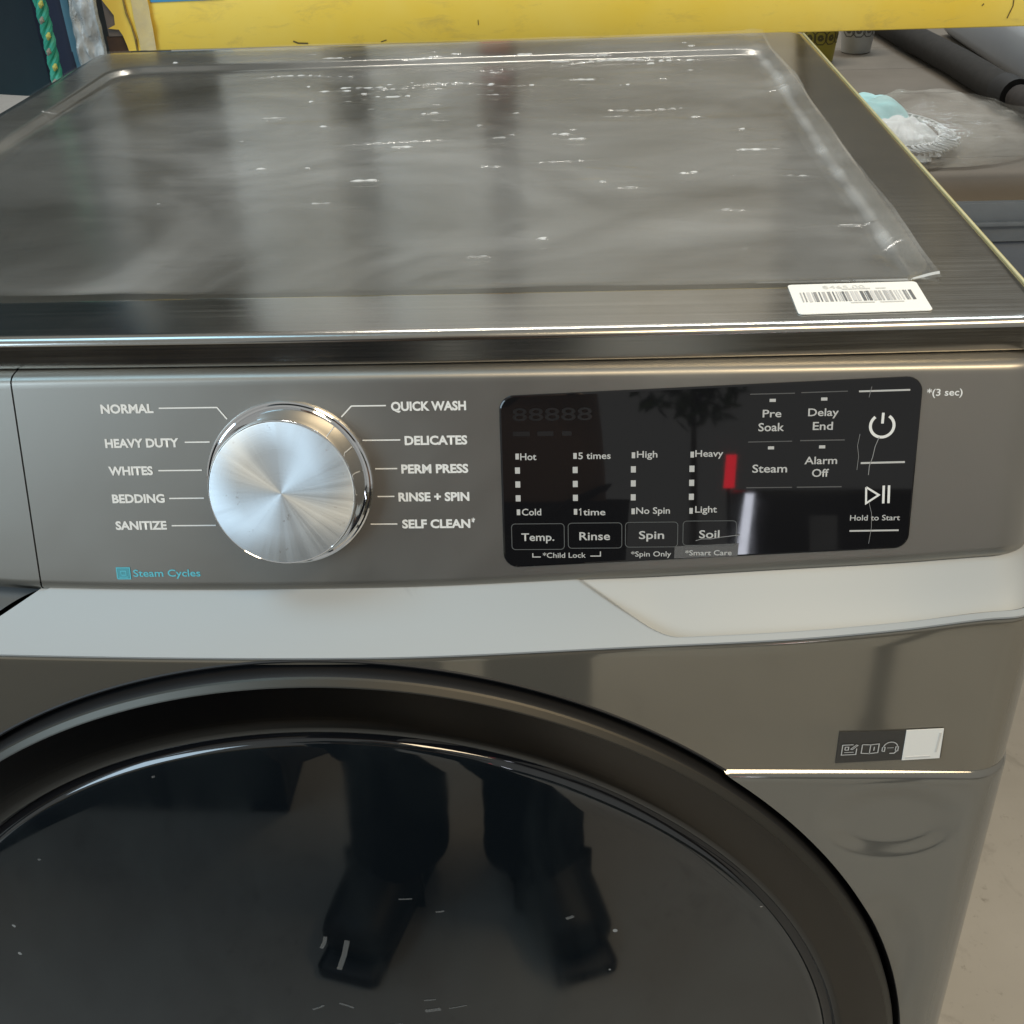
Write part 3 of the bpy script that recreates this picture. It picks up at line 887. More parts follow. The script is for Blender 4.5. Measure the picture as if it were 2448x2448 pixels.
for j in range(NYf + 1):
    for i in range(NXf + 1):
        u = i / NXf
        y0_ = .0515 + .0012 * math.sin(u * 37)
        y = y0_ + (.696 - y0_) * j / NYf
        xr = .3045 - .004 * mn.noise(Vector((y * 9, 3, 1)))
        x = -.338 + (xr + .338) * u
        dz_ = min(x + .3, .3 - x, y - .046, .622 - y); z = .0012 - .0050 * ssd(dz_, -.006, .020)
        z += .0012 * max(0, mn.noise(Vector((x * 5, y * 20, 0.3)))) + .0012 * max(0, mn.noise(Vector((x * 13, y * 40, 7.3))) - .12)
        if x > .215 and y < .055: z = min(z, .0022)
        z += (0 if x > .215 and y < .055 else 1) * .0028 * max(0, mn.noise(Vector((x * 3.1 + 4, y * 4.2, 2.3))))
        z += .0012 * ssd(y, y0_, y0_ + .05) * math.exp(-((x - xr + .010) / .007) ** 2) * (1 + mn.noise(Vector((y * 40, 2, 5))))
        vs.append((x, y, hz(z + float(CZ[j, i]) * (0.0 if x > .21 and y < .06 else 1.0))))
filmo = mesh_ob("stretch_film", vs, grid_faces(NYf + 1, NXf + 1), film, None)
props(filmo, "clear wrinkled plastic stretch film lying over the machine's lid", "plastic film")

# ================================================================== rack behind
rack = empty("storage_rack", (0, 1.0, 0), "yellow painted steel storage rack beam with torn left end behind the washing machine", "rack")
def prism_y(name, pts, y0, y1, mat, parent, bev=0):
    """outline in x, z extruded from y0 to y1"""
    n = len(pts)
    vs = [(x, y0, z) for x, z in pts] + [(x, y1, z) for x, z in pts]
    fs = [list(range(n)), list(range(2 * n - 1, n - 1, -1))] + [(i, i + n, (i + 1) % n + n, (i + 1) % n) for i in range(n)]
    ob = mesh_ob(name, vs, fs, mat, parent, smooth=False)
    fix_normals(ob); return ob
# front beam: a channel with rounded lower lip
vs = []
prof = [(1.045, .935), (1.004, .930), (1.0012, .9305), (1.0, .932), (1.0, 1.028), (1.0012, 1.0295), (1.004, 1.03), (1.045, 1.03)]
xsb = [-.395 + i * (1.9) / 60 for i in range(61)]
for y, z in prof:
    for x in xsb: vs.append((x, y, z + .0022 * 0 - (x + .395) * .0035))
beam = mesh_ob("front_beam", vs, grid_faces(len(prof), len(xsb)), yellow_paint, rack, angle=50)
fix_normals(beam)
# connector plate with torn lower left corner
cp = [(-.4235, .9315), (-.396, .9318), (-.390, .99), (-.392, 1.06), (-.452, 1.06), (-.449, 1.00), (-.443, .988), (-.4335, .973), (-.4345, .962), (-.444, .958), (-.431, .9565), (-.4275, .950), (-.425, .940)]
prism_y("connector_plate", cp, .9975, 1.0015, yellow_paint, rack)
# crumpled fold where the plate meets the beam
vs, fs = tube_data([(-.4125, .9970, .932), (-.4115, .9955, .945), (-.4135, .9960, .96), (-.4165, .9950, .975), (-.4175, .9960, .99), (-.420, .996, 1.01)], [.0012, .0015, .0012, .0014, .0013, .0012], 6)
mesh_ob("bent_edge", vs, fs, matte("dirty_yellow", (0.32, 0.22, 0.05), (0.12, 0.08, 0.04), 60), rack)
pale_y = matte("scraped_yellow", (0.66, 0.52, 0.22), (0.50, 0.42, 0.26), 30, 0.6, 0.6)
vs = []
for j in range(9):
    for i in range(6):
        x = -.408 + .020 * i / 5 + .002 * mn.noise(Vector((j * .9, i * .7, 1))); z = .932 + .10 * j / 8
        vs.append((x, .9952 + .0025 * mn.noise(Vector((x * 90, z * 60, 0))), z))
mesh_ob("scraped_flange", vs, grid_faces(9, 6), pale_y, rack)
# uprights and upper shelf parts
post_m = matte("dark_post_steel", (0.05, 0.055, 0.05), (0.035, 0.04, 0.036), 8, 0.6)
box("upright", -.455, -.397, 1.02, 1.08, 0.0, 2.6, post_m, rack, .003)
box("upright", 1.52, 1.58, 1.02, 1.08, 0.0, 2.6, post_m, rack, .003)
box("gap_blocker", -.395, 1.52, 1.385, 1.395, 1.03, 1.47, matte("gap_blocker_dark", (0.06, 0.06, 0.055), (0.04, 0.04, 0.038), 4, 0.8), rack, .001)  # unseen panel added to keep rear lamp light out of the carton gaps
deck_m = matte("grey_deck_steel", (0.22, 0.22, 0.21), (0.15, 0.145, 0.14), 8, 0.5)
for k in range(2): box("shelf_board", -.39, 1.51, 1.06 + k * .155, 1.06 + k * .155 + .145, 1.012, 1.028, deck_m, rack, .002)
# pen stroke, scuff and blue sticker on the beam
scuff = matte("pen_mark", (0.10, 0.07, 0.02), None, 30)
def beam_mark(name, pts, w, mat):
    v2, f2 = stroke(pts, w, 0, 0); return mesh_ob(name, [(x, .9993, z) for x, y, z in v2], f2, mat, beam, smooth=False)
beam_mark("pen_stroke", [(.640, .960), (.6405, .950), (.6375, .941), (.6360, .9365)], .0012, scuff)
beam_mark("pen_stroke", [(.6065, .9535), (.6045, .9510)], .0013, scuff)
beam_mark("pen_stroke", [(-.103, .9345), (-.110, .9325)], .0012, scuff)
beam_mark("pen_stroke", [(.010, .954), (.0101, .948)], .0008, scuff)
beam_mark("pen_stroke", [(-.218, .9365), (-.212, .9340), (-.200, .9335)], .0018, scuff)
bs = rpoly([(-.386, .9858), (-.294, .9865), (-.294, 1.022), (-.386, 1.022)], .002, 3)
bl = prism_y("shelf_label", bs, .9985, .9993, matte("blue_label", (0.06, 0.27, 0.50), (0.05, 0.24, 0.46), 6, 0.4), None)
props(bl, "bright blue shelf label stuck on the left of the yellow beam", "label")

# unseen cartons and goods on the upper shelf, added for the lid to mirror
def carton(name, x0, x1, y0, y1, z0, z1, col, label, col2=None, cat="carton", rough=.7):
    root = empty(name, ((x0 + x1) / 2, (y0 + y1) / 2, z0), label, cat)
    m = matte(name + "_board", col, col2, 5, rough, 0.3)
    box("carton_body", x0, x1, y0, y1, z0, z1, m, root, .004)
    tape = Mat(name + "_tape", (col[0] * .8 + .06, col[1] * .8 + .05, col[2] * .8 + .03, 1), 0.25).m
    xm = (x0 + x1) / 2
    box("packing_tape", xm - .024, xm + .024, y0 - .0008, y0 + .002, z0 + .01, z1 + .0008, tape, root)
    return root
Zd = 1.0285
carton("carton", -.335, -.195, 1.055, 1.34, Zd, 1.43, (0.76, 0.78, 0.78), "unseen pale grey wrapped carton on the rack shelf next to the dark green sack")
carton("carton", -.140, .005, 1.06, 1.34, Zd, 1.46, (0.74, 0.76, 0.76), "unseen tall pale grey carton on the rack shelf between two narrow gaps")
carton("carton", .050, .40, 1.05, 1.35, Zd, 1.50, (0.62, 0.59, 0.54), "unseen wide greyish brown carton on the rack shelf beside the red box")
carton("carton", .415, .80, 1.07, 1.35, Zd, 1.85, (0.19, 0.18, 0.165), "unseen brown carton on the rack shelf, second from the right upright")  # the two right-hand cartons are dark and tall to darken the lid's reflection
carton("carton", .83, 1.30, 1.06, 1.35, Zd, 1.90, (0.14, 0.135, 0.12), "unseen dark brown carton on the rack shelf nearest the right upright")
rt = empty("red_box", (.025, 1.03, Zd), "small red box on the shelf edge between two cartons", "box")
box("box_body", .010, .046, 1.012, 1.055, 1.031, 1.062, Mat("red_board", (0.45, 0.03, 0.04, 1), 0.5).m, rt, .002)
box("box_lid", .009, .047, 1.011, 1.056, 1.062, 1.072, Mat("red_board_lid", (0.36, 0.02, 0.03, 1), 0.5).m, rt, .002)

# ------------------------------------------------------------------ left side: teal sack, rope, navy cloth, wrap
def cloth_panel(name, outline_fn, nx, nz, mat, label, cat, thick=.03):
    vs = []
    for side in (0, 1):
        for j in range(nz + 1):
            for i in range(nx + 1):
                x, y, z = outline_fn(i / nx, j / nz); vs.append((x, y + (thick if side else 0), z))
    n1 = (nx + 1) * (nz + 1)
    fs = grid_faces(nz + 1, nx + 1) + [tuple(reversed([k + n1 for k in f])) for f in grid_faces(nz + 1, nx + 1)]
    for i in range(nx):
        fs.append((i + 1, i, i + n1, i + 1 + n1)); a = nz * (nx + 1) + i; fs.append((a, a + 1, a + 1 + n1, a + n1))
    for j in range(nz):
        a = j * (nx + 1); b = a + nx + 1; fs.append((a, b, b + n1, a + n1)); a += nx; b += nx; fs.append((b, a, a + n1, b + n1))
    ob = mesh_ob(name, vs, fs, mat, None, angle=60)
    fix_normals(ob)
    if label: props(ob, label, cat)
    return ob
teal = matte("teal_cloth", (0.002, 0.020, 0.028), (0.0015, 0.010, 0.018), 6, 0.75, 0.4)
navy = matte("navy_cloth", (0.006, 0.012, 0.035), (0.004, 0.008, 0.022), 10, 0.8, 0.4)
def teal_fn(u, v):
    x = -1.25 + .745 * u + (.012 * math.sin(v * 9) - .02 * v) * u
    z = .868 + .75 * v + .02 * (1 - v) * u + .012 * math.sin(u * 11) * (1 - v)
    y = 1.02 - .10 * math.sin(math.pi * min(1, u * 1.0)) * math.sin(math.pi * (.15 + .8 * v)) + .02 * mn.noise(Vector((x * 6, z * 5, 1)))
    return x, y, z
cloth_panel("sack", teal_fn, 60, 50, teal, "large dark teal fabric sack left of the washing machine", "sack", .25)
def backdrop_fn(u, v):
    x = -1.05 + .70 * u; z = 1.035 + .8 * v
    return x, 1.11 + .03 * mn.noise(Vector((x * 7, z * 2, 9))), z
cloth_panel("backdrop", backdrop_fn, 40, 30, matte("dark_green_backdrop", (0.010, 0.020, 0.016), (0.025, 0.034, 0.028), 5, 0.6, 0.4), "dark green tarpaulin hanging behind the rack's left post", "backdrop", .01)  # added dark sheet out of view, mirrored as the lid's dark left side
def navy_fn(u, v):
    x = -.527 + .040 * u; z = .80 + .8 * v
    return x, .985 + .006 * math.sin(u * 5) + .004 * mn.noise(Vector((x * 30, z * 6, 3))), z
cloth_panel("navy_cloth", navy_fn, 8, 40, navy, "narrow navy cloth strip hanging beside the green rope", "cloth", .012)
bstrip = cloth_panel("blue_strap", lambda u, v: (-.488 + .009 * u, .980 + .002 * math.sin(v * 20), .80 + .8 * v), 3, 30, matte("blue_webbing", (0.05, 0.16, 0.24), (0.08, 0.20, 0.28), 40, 0.6), "faded blue strap hanging between navy cloth and plastic wrap", "strap", .004)
# twisted rope: three strands with yellow flecks
rope = empty("rope", (-.50, .95, .80), "green twisted rope with yellow flecks hanging at the upper left", "rope")
M = Mat("rope_green", (0.02, 0.28, 0.19, 1), 0.6)
v = M.coord((1, 1, 1)); wv = M.noise(v, 55, 2, .5)
M.to(M.mix(M.remap(wv, 0.50, 0.62, 0, 1), (0.015, 0.26, 0.18, 1), (0.05, 0.36, 0.26, 1)), 'Base Color')
rg = M.m; ry = Mat("rope_yellow", (0.42, 0.42, 0.10, 1), 0.6).m
def rope_c(z): return (-.500 + .002 * math.sin((z - .9) * 22), .945 + .0 * z)
for k in range(3):
    pts = []
    for i in range(221):
        z = .80 + .45 * i / 220; cx, cy = rope_c(z); a = z * 2 * math.pi / .052 + k * 2 * math.pi / 3
        pts.append((cx + .0036 * math.cos(a), cy + .0036 * math.sin(a), z))
    vs, fs = tube_data(pts, .0042, 8)
    mesh_ob("strand", vs, fs, rg, rope)
for i in range(24):
    z = .80 + .0175 * i; cx, cy = rope_c(z)
    vs, fs = tube_data([(cx + (.0015 if i % 2 else -.002), cy - .0058, z), (cx + (.0035 if i % 2 else 0), cy - .0072, z + .004), (cx + (.0045 if i % 2 else .001), cy - .0058, z + .008)], [.0016, .0034, .0014], 8)
    mesh_ob("fleck", vs, fs, ry if i % 2 else Mat("rope_grey", (0.22, 0.21, 0.17, 1), .7).m, rope)
# crumpled plastic wrap column and the rusty box corner next to the post
wrapm = make_film("crumpled_wrap", 0.50, (60, 60, 14), 0.18, (0.62, 0.65, 0.66, 1), 1.0)
def wrap_fn(u, v):
    z = .80 + .60 * v; w = .026 + .010 * v
    x = -.474 + w * 1.15 * u; n = mn.noise(Vector((x * 60, z * 28, 0)))
    return x + .002 * n, .962 + .008 * n + .006 * mn.noise(Vector((x * 120, z * 70, 4))), z
cloth_panel("plastic_wrap", wrap_fn, 24, 140, wrapm, "crumpled clear plastic wrap bunched beside the torn yellow post", "plastic wrap", .010)
rust = empty("rusty_bracket", (-.44, 1.0, .80), "brown rusty bracket behind the torn yellow connector plate", "bracket")
rm = matte("rust_brown", (0.075, 0.040, 0.022), (0.040, 0.022, 0.014), 40, 0.7)
gm = matte("bare_grey_metal", (0.22, 0.19, 0.18), (0.14, 0.12, 0.11), 40, 0.5)
box("bracket_plate", -.4510, -.424, 1.004, 1.010, .80, .948, rm, rust, .001)
box("bracket_flange", -.447, -.428, 1.0025, 1.0038, .948, .992, gm, rust, .0005)

# ------------------------------------------------------------------ right side behind the machine: low deck with goods
lowdeck = empty("low_shelf", (1.1, 1.8, 0), "low grey brown shelf deck with a blue grey steel front edge", "shelf")
board = matte("dusty_board", (0.185, 0.155, 0.120), (0.145, 0.12, 0.09), 7, 0.7, 0.3)
for k in range(7):
    y0 = 1.108 + k * .21; box("deck_board", .40, 1.50, y0, y0 + .2085, .668, .684, board, lowdeck, .0015)
blueg = matte("blue_grey_steel", (0.17, 0.20, 0.24), (0.13, 0.155, 0.19), 14, 0.45)
box("front_edge_beam", .36, 1.50, 1.096, 1.1065, .628, .6842, blueg, lowdeck, .002)
box("edge_lip", .36, 1.50, 1.090, 1.0958, .652, .658, blueg, lowdeck, .001)
box("lower_panel", .36, 1.50, 1.102, 1.118, .565, .626, matte("blue_grey_panel", (0.10, 0.13, 0.18), (0.16, 0.18, 0.22), 9, 0.5), lowdeck, .002)
box("kick_panel", .36, 1.50, 1.110, 1.130, .0, .563, matte("navy_panel", (0.02, 0.025, 0.05), (0.014, 0.018, 0.035), 9, 0.5), lowdeck, .002)
# paper cups
def cup(name, x, y, rb_, rt_, h, tilt, mat, bandm, label, azim=0):
    root = empty(name, (x, y, .6845), label, "cup")
    root.rotation_euler = (tilt, 0, azim)
    prof = [(.0001, .001), (rb_ - .003, .001), (rb_ - .0015, 0), (rb_, .001), (rt_, h), (rt_ + .002, h + .001), (rt_ + .0015, h + .003), (rt_ - .001, h + .002), (rb_ - .002, .004), (.0001, .004)]
    vs = []; n = 40
    for r, z in prof:
        for k in range(n):
            a = 2 * math.pi * k / n; vs.append((r * math.cos(a), r * math.sin(a), z))
    me = bpy.data.meshes.new("cup_body"); me.from_pydata(vs, [], grid_faces(len(prof), n, True)); me.materials.append(mat)
    me.polygons.foreach_set('use_smooth', [True] * len(me.polygons)); me.set_sharp_from_angle(angle=.8)
    o = bpy.data.objects.new("cup_body", me); link(o, root)
    # octagon emblem with a dot, repeated round the side
    for e in range(6):
        a0 = -math.pi / 2 - .75 + e * .62
        for nm, rad_, w in (("emblem", .0135, .0022), ("emblem_dot", .004, .005)):
            pts = [(rad_ * math.cos(math.radians(22.5 + 45 * k)), rad_ * math.sin(math.radians(22.5 + 45 * k))) for k in range(8)]
            pts.append(pts[0])
            v2, f2 = stroke(pts, w, 0, 0)
            vv = []
            for px_, _, pz_ in v2:
                z = h * .52 + pz_; r = rb_ + (rt_ - rb_) * z / h + .0006; a = a0 + px_ / r
                vv.append((r * math.cos(a), r * math.sin(a), z))
            me = bpy.data.meshes.new(nm); me.from_pydata(vv, [], f2); me.materials.append(bandm)
            o = bpy.data.objects.new(nm, me); link(o, root)
    return root
cup("paper_cup", .622, 2.04, .030, .041, .095, 0.0, matte("cup_yellow", (0.42, 0.34, 0.035), (0.36, 0.29, 0.03), 12, 0.45), Mat("cup_ink", (0.10, 0.08, 0.02, 1), .5).m, "yellow paper cup with dark octagon emblems behind the lid corner")
cup("paper_cup", .715, 2.12, .030, .040, .090, 0.0, matte("cup_white", (0.58, 0.57, 0.54), (0.48, 0.47, 0.45), 12, 0.45), Mat("cup_ink_grey", (0.16, 0.15, 0.14, 1), .5).m, "white paper cup with grey octagon emblem beside the yellow cup")
# black foam covered pipe
pipe = empty("foam_pipe", (.83, 1.9, .72), "dark foam covered pipe lying diagonally across the low shelf", "pipe")
pts = [(.80, 2.36, .712), (.822, 2.10, .712), (.848, 1.85, .712), (.862, 1.62, .712)]
vs, fs = tube_data(pts, .0265, 20); mesh_ob("pipe_sleeve", vs, fs, matte("black_foam", (0.018, 0.016, 0.013), (0.03, 0.026, 0.022), 60, 0.9), pipe)
vs, fs = tube_data([(.862, 1.62, .712), (.864, 1.60, .712), (.868, 1.57, .712)], [.029, .030, .029], 20); mesh_ob("pipe_collar", vs, fs, matte("collar_black", (0.012, 0.011, 0.010), None, 40, 0.7), pipe)
vs, fs = tube_data([(.868, 1.56, .712), (.885, 1.36, .712), (.90, 1.14, .712)], .022, 20); mesh_ob("pipe_end", vs, fs, matte("black_foam_worn", (0.028, 0.023, 0.02), (0.05, 0.04, 0.034), 60, 0.9), pipe)
# blue grey plastic wrapped bale on the right
bale = empty("wrapped_bale", (1.2, 1.8, .684), "blue grey plastic wrapped bale on the low shelf right of the pipe", "bale")
bm_ = matte("bale_plastic", (0.50, 0.54, 0.58), (0.42, 0.45, 0.49), 3, 0.35, 0.3)
def bale_mesh(x0, x1, y0, y1, z0, z1):
    vs, fs = box_data(x0, x1, y0, y1, z0, z1, .03, 3)
    return vs, fs
vs, fs = bale_mesh(.925, 1.48, 1.14, 2.28, .685, .80); mesh_ob("lower_bale", vs, fs, bm_, bale)
vs, fs = bale_mesh(.935, 1.48, 1.16, 2.28, .802, .905); mesh_ob("upper_bale", vs, fs, matte("bale_plastic_upper", (0.55, 0.58, 0.62), (0.46, 0.50, 0.54), 3, 0.3, 0.3), bale)
# clear bag with lace trimmed turquoise and white cloth inside
vs = []
nb, na = 44, 60
for j in range(nb + 1):
    t = j / nb
    for i in range(na):
        a = 2 * math.pi * i / na
        rx = .165 * (math.sin(math.pi * (.04 + .92 * t)) ** .5); hh = .075 * (math.sin(math.pi * (.06 + .88 * t)) ** .7) * (1 - .35 * t)
        x = .53 + .34 * t; ca, sa = math.cos(a), math.sin(a)
        y = 1.40 + rx * ca + .04 * t; z = .6865 + hh * max(0, sa) + (.002 if sa > 0 else 0)
        n = mn.noise(Vector((x * 30, y * 30, z * 30)));
        vs.append((x + .006 * n, y + .006 * n, z + max(0, .010 * n * max(0, sa))))
bag = mesh_ob("clear_bag", vs, grid_faces(nb + 1, na, True), bag_film, None)
props(bag, "crinkled clear plastic bag on the low shelf around the lace cloth", "plastic bag")
def mound(name, cx, cy, rx, ry, h, mat, seed, parent, rag=0.12):
    vs = []; n1, n2_ = 20, 80
    for j in range(n1 + 1):
        t = j / n1
        for i in range(n2_):
            a = 2 * math.pi * i / n2_
            rr = 1 + rag * math.sin(a * 13 + seed) * .4 + rag * mn.noise(Vector((math.cos(a) * 3, math.sin(a) * 3, seed)))
            x = cx + rx * rr * t * math.cos(a); y = cy + ry * rr * t * math.sin(a)
            z = .690 + h * (1 - t ** 3) + .006 * mn.noise(Vector((x * 40, y * 40, seed)))
            vs.append((x, y, max(.688, z)))
    return mesh_ob(name, vs, grid_faces(n1 + 1, n2_, True), mat, parent)
lace = empty("lace_cloth", (.64, 1.42, .684), "turquoise cloth with scalloped white lace edge inside the clear bag", "cloth")
mound("turquoise_fold", .595, 1.475, .085, .095, .050, matte("turquoise_cloth", (0.42, 0.74, 0.74), (0.58, 0.80, 0.78), 14, 0.8), 1.0, lace, .05)
wl_ = matte("white_lace", (0.82, 0.82, 0.80), (0.70, 0.70, 0.68), 60, 0.8, 0.6)
mound("white_fold", .630, 1.375, .060, .095, .036, wl_, 5.0, lace, .18)
rl_ = random.Random(5)
for k in range(26):       # looped lace edge
    a = -1.75 + 3.3 * k / 25; cx_ = .630 + .070 * math.cos(a); cy_ = 1.375 + .104 * math.sin(a); rr = .011 + .005 * rl_.random()
    pts = [(cx_ + rr * math.cos(b), cy_ + rr * math.sin(b), .702 + .020 * rl_.random() * 0 + .012 * math.sin(b * .5)) for b in [2 * math.pi * q / 12 for q in range(13)]]
    vs, fs = tube_data(pts, .0020, 5, False); mesh_ob("lace_loop", vs, fs, wl_, lace)

# ================================================================== what the door glass and display mirror
post = empty("barrier_post", (.555, -.95, 0), "slim dark metal post standing on the floor in front of the machine", "post")
dk = Mat("dark_post", (0.04, 0.038, 0.034, 1), 0.4, 0.3).m
vs, fs = tube_data([(.552, -.93, .012), (.552, -.93, .50)], .014, 16); mesh_ob("pole", vs, fs, dk, post)
vs, fs = tube_data([(.552, -.93, 0), (.552, -.93, .012)], [.022, .020], 24); mesh_ob("base_plate", vs, fs, dk, post)
cab2 = empty("added_cabinet", (.8, -2.8, 0), "added unseen black cabinet with a made-up glowing strip, mirrored white in the display", "cabinet")
blk = Mat("black_enamel", (0.012, 0.012, 0.013, 1), 0.35).m
box("cabinet_body", .572, 1.05, -2.95, -2.5, .02, .90, blk, cab2, .012, 3)
prism_y("added_glow_strip", [(.522, .66), (.546, .66), (.574, .893), (.557, .893)], -2.53, -2.49, glow("white_bar_glow", (0.85, 0.88, 1.0, 1), 14.0), cab2)  # added glow that gives the display its white bar reflection
box("grey_reflection_panel", .715, .785, -2.4985, -2.4975, .74, .835, matte("reflection_grey", (0.45, 0.46, 0.48), None, 9), cab2)  # added grey panel standing in for grey boxes mirrored in the display
rs = empty("red_sign", (.516, -3.0, .95), "small upright lit red sign panel beside the black cabinet", "sign")
prism_y("sign_plate", [(.5605, .906), (.592, .906), (.600, 1.006), (.570, 1.006)], -3.02, -3.01, glow("red_glow", (1.0, 0.03, 0.05, 1), 8.0), rs)
box("sign_stem", .571, .581, -3.03, -3.02, 0.0, .915, dk, rs)

crate = empty("navy_crate", (-.72, -1.05, 0), "dark navy plastic crate on the floor left of the person", "crate")
cm = matte("navy_plastic", (0.008, 0.012, 0.028), (0.006, 0.009, 0.020), 8, .5)
box("crate_floor", -1.18, -.28, -1.32, -.80, .004, .02, cm, crate, .003)
box("crate_side", -1.18, -.28, -.82, -.80, .02, .46, cm, crate, .004)
box("crate_side", -1.18, -.28, -1.32, -1.30, .02, .46, cm, crate, .004)
box("crate_end", -.30, -.28, -1.30, -.82, .02, .455, cm, crate, .004)
box("crate_end", -1.18, -1.16, -1.30, -.82, .02, .455, cm, crate, .004)

shrub = empty("potted_shrub", (.46, -2.95, 0), "tall dark green potted shrub behind the black cabinet across the aisle", "shrub")
vs, fs = [], []
rg_ = random.Random(21)
for k in range(900):
    d = Vector((rg_.gauss(0, 1), rg_.gauss(0, 1), rg_.gauss(0, 1))).normalized() * rg_.uniform(.3, 1)
    c_ = Vector((.47 + .22 * d.x, -2.97 + .10 * d.y, 1.34 + .26 * d.z))
    u_ = Vector((rg_.gauss(0, 1), rg_.gauss(0, 1), rg_.gauss(0, 1))).normalized(); w_ = u_.cross(Vector((rg_.random(), rg_.random(), 1))).normalized()
    b0 = len(vs); vs += [c_ - u_ * .034, c_ + w_ * .015, c_ + u_ * .034, c_ - w_ * .015]; fs.append((b0, b0 + 1, b0 + 2, b0 + 3))
fo = mesh_ob("crown", vs, fs, matte("shrub_leaf", (0.05, 0.10, 0.02), (0.025, 0.06, 0.012), 9, .6), shrub, smooth=False); fo['kind'] = 'stuff'
vs, fs = tube_data([(.47, -2.97, .30), (.465, -2.97, .7), (.47, -2.97, 1.3)], [.018, .014, .006], 10); mesh_ob("trunk", vs, fs, matte("bark", (0.08, 0.06, 0.04)), shrub)
vs, fs = tube_data([(.47, -2.97, 0), (.47, -2.97, .34)], [.11, .14], 28); mesh_ob("pot", vs, fs, matte("dark_pot", (0.05, 0.045, 0.04)), shrub)
# pale scuffs on the door glass
SCUFFS = [((.0271, -.2994), (.0344, -.2989), .0009), ((.0467, -.3096), (.0514, -.3086), .0011), ((-.0209, -.3416), (-.0172, -.3314), .0022), ((-.0128, -.3603), (-.0052, -.3344), .0030),
          ((.1181, -.3140), (.1222, -.3117), .0020), ((.0341, -.3875), (.0411, -.3864), .0010), ((.0340, -.3976), (.0435, -.3953), .0026), ((.0073, -.4122), (.0196, -.4103), .0012), ((.0073, -.4155), (.0190, -.4140), .0009),
          ((-.0331, -.3979), (-.0256, -.3936), .0014), ((-.0164, -.3914), (-.0081, -.3957), .0016), ((.0486, -.3947), (.0588, -.3914), .0008), ((-.0917, -.2092), (-.0905, -.2080), .0012), ((-.1675, -.2713), (-.1664, -.2705), .0014),
          ((.215, -.262), (.221, -.266), .0009), ((.205, -.255), (.2075, -.257), .0010)]
scm = Mat("glass_scuff", (0.30, 0.31, 0.31, 1), 0.35); scm.b.inputs['Alpha'].default_value = 0.32
for (x0, z0), (x1, z1), w in SCUFFS:
    v2, f2 = stroke([(x0, z0), ((x0 + x1) / 2 + .0006, (z0 + z1) / 2), (x1, z1)], w, 0, 0)
    vv = []
    for a_, _, b_ in v2:
        r_ = math.hypot(a_ - DC.x, b_ - DC.y); vv.append((a_, DCW[1] - .0080 - .0012 * (1 - (r_ / .269) ** 2) - .0003, hz(b_)))
    mesh_ob("scuff_mark", vv, f2, scm.m, door, smooth=False)

def board_stack(name, label, x0, x1, y0, y1, n, h, mat, gap=.012):  # unseen stacks added so the lid's front mirrors them, not bright floor
    root = empty(name, ((x0 + x1) / 2, (y0 + y1) / 2, 0), label, "boards")
    rb_ = random.Random(n)
    for k in range(n):
        d = rb_.uniform(-.02, .02)
        box("board", x0 + d, x1 + d, y0 + rb_.uniform(0, .02), y1, k * (h + gap) + .001, k * (h + gap) + h, mat, root, .002)
        for sx in (.06, .5, .94):
            if k < n - 1: box("spacer", x0 + (x1 - x0) * sx - .03, x0 + (x1 - x0) * sx + .03, y0 + .03, y1 - .02, k * (h + gap) + h, (k + 1) * (h + gap) + .001, mat, root)
board_stack("board_stack", "stack of yellowish brown boards on the floor across the aisle, left of the person", -2.3, -.50, -2.05, -1.65, 6, .085, matte("tan_board", (0.26, 0.19, 0.075), (0.20, 0.145, 0.06), 5, .7))
board_stack("board_stack", "stack of dark brown boards on the floor across the aisle, right of the person", .50, 2.4, -2.05, -1.65, 5, .09, matte("dark_board", (0.095, 0.082, 0.060), (0.07, 0.06, 0.045), 5, .7))
# ------------------------------------------------------------------ the person taking the picture
person = empty("person", (0, -.78, 0), "person in dark trousers and dark shoes facing the machine, holding a phone", "person")
def skin(name, verts, edges, radii, mat, parent, root=0, sub=2):
    me = bpy.data.meshes.new(name); off = parent_world(parent)
    me.from_pydata([Vector(v) - off for v in verts], edges, []); me.update()
    ob = bpy.data.objects.new(name, me); COL.objects.link(ob)
    sk = ob.modifiers.new("s", 'SKIN'); sk.use_smooth_shade = True
    for i, r in enumerate(radii):
        d = me.skin_vertices[0].data[i]; d.radius = (r, r) if not isinstance(r, tuple) else r; d.use_root = (i == root)
    sb = ob.modifiers.new("b", 'SUBSURF'); sb.levels = sub; sb.render_levels = sub
    dg = bpy.context.evaluated_depsgraph_get()
    m2 = bpy.data.meshes.new_from_object(ob.evaluated_get(dg)); m2.name = name
    bpy.data.objects.remove(ob)
    m2.materials.clear(); m2.materials.append(mat)
    m2.polygons.foreach_set('use_smooth', [True] * len(m2.polygons))
    o = bpy.data.objects.new(name, m2); link(o, parent); return o
skin_m = Mat("skin", (0.33, 0.19, 0.12, 1), 0.5).m
shirt_m = matte("dark_shirt", (0.018, 0.022, 0.020), (0.012, 0.015, 0.014), 30, .85)
trouser_m = matte("navy_trousers", (0.010, 0.012, 0.018), (0.007, 0.008, 0.012), 30, .85)
shoe_m = matte("black_shoe", (0.012, 0.011, 0.011), (0.02, 0.018, 0.017), 40, .45)
hair_m = matte("black_hair", (0.010, 0.008, 0.007), None, 60, .6)
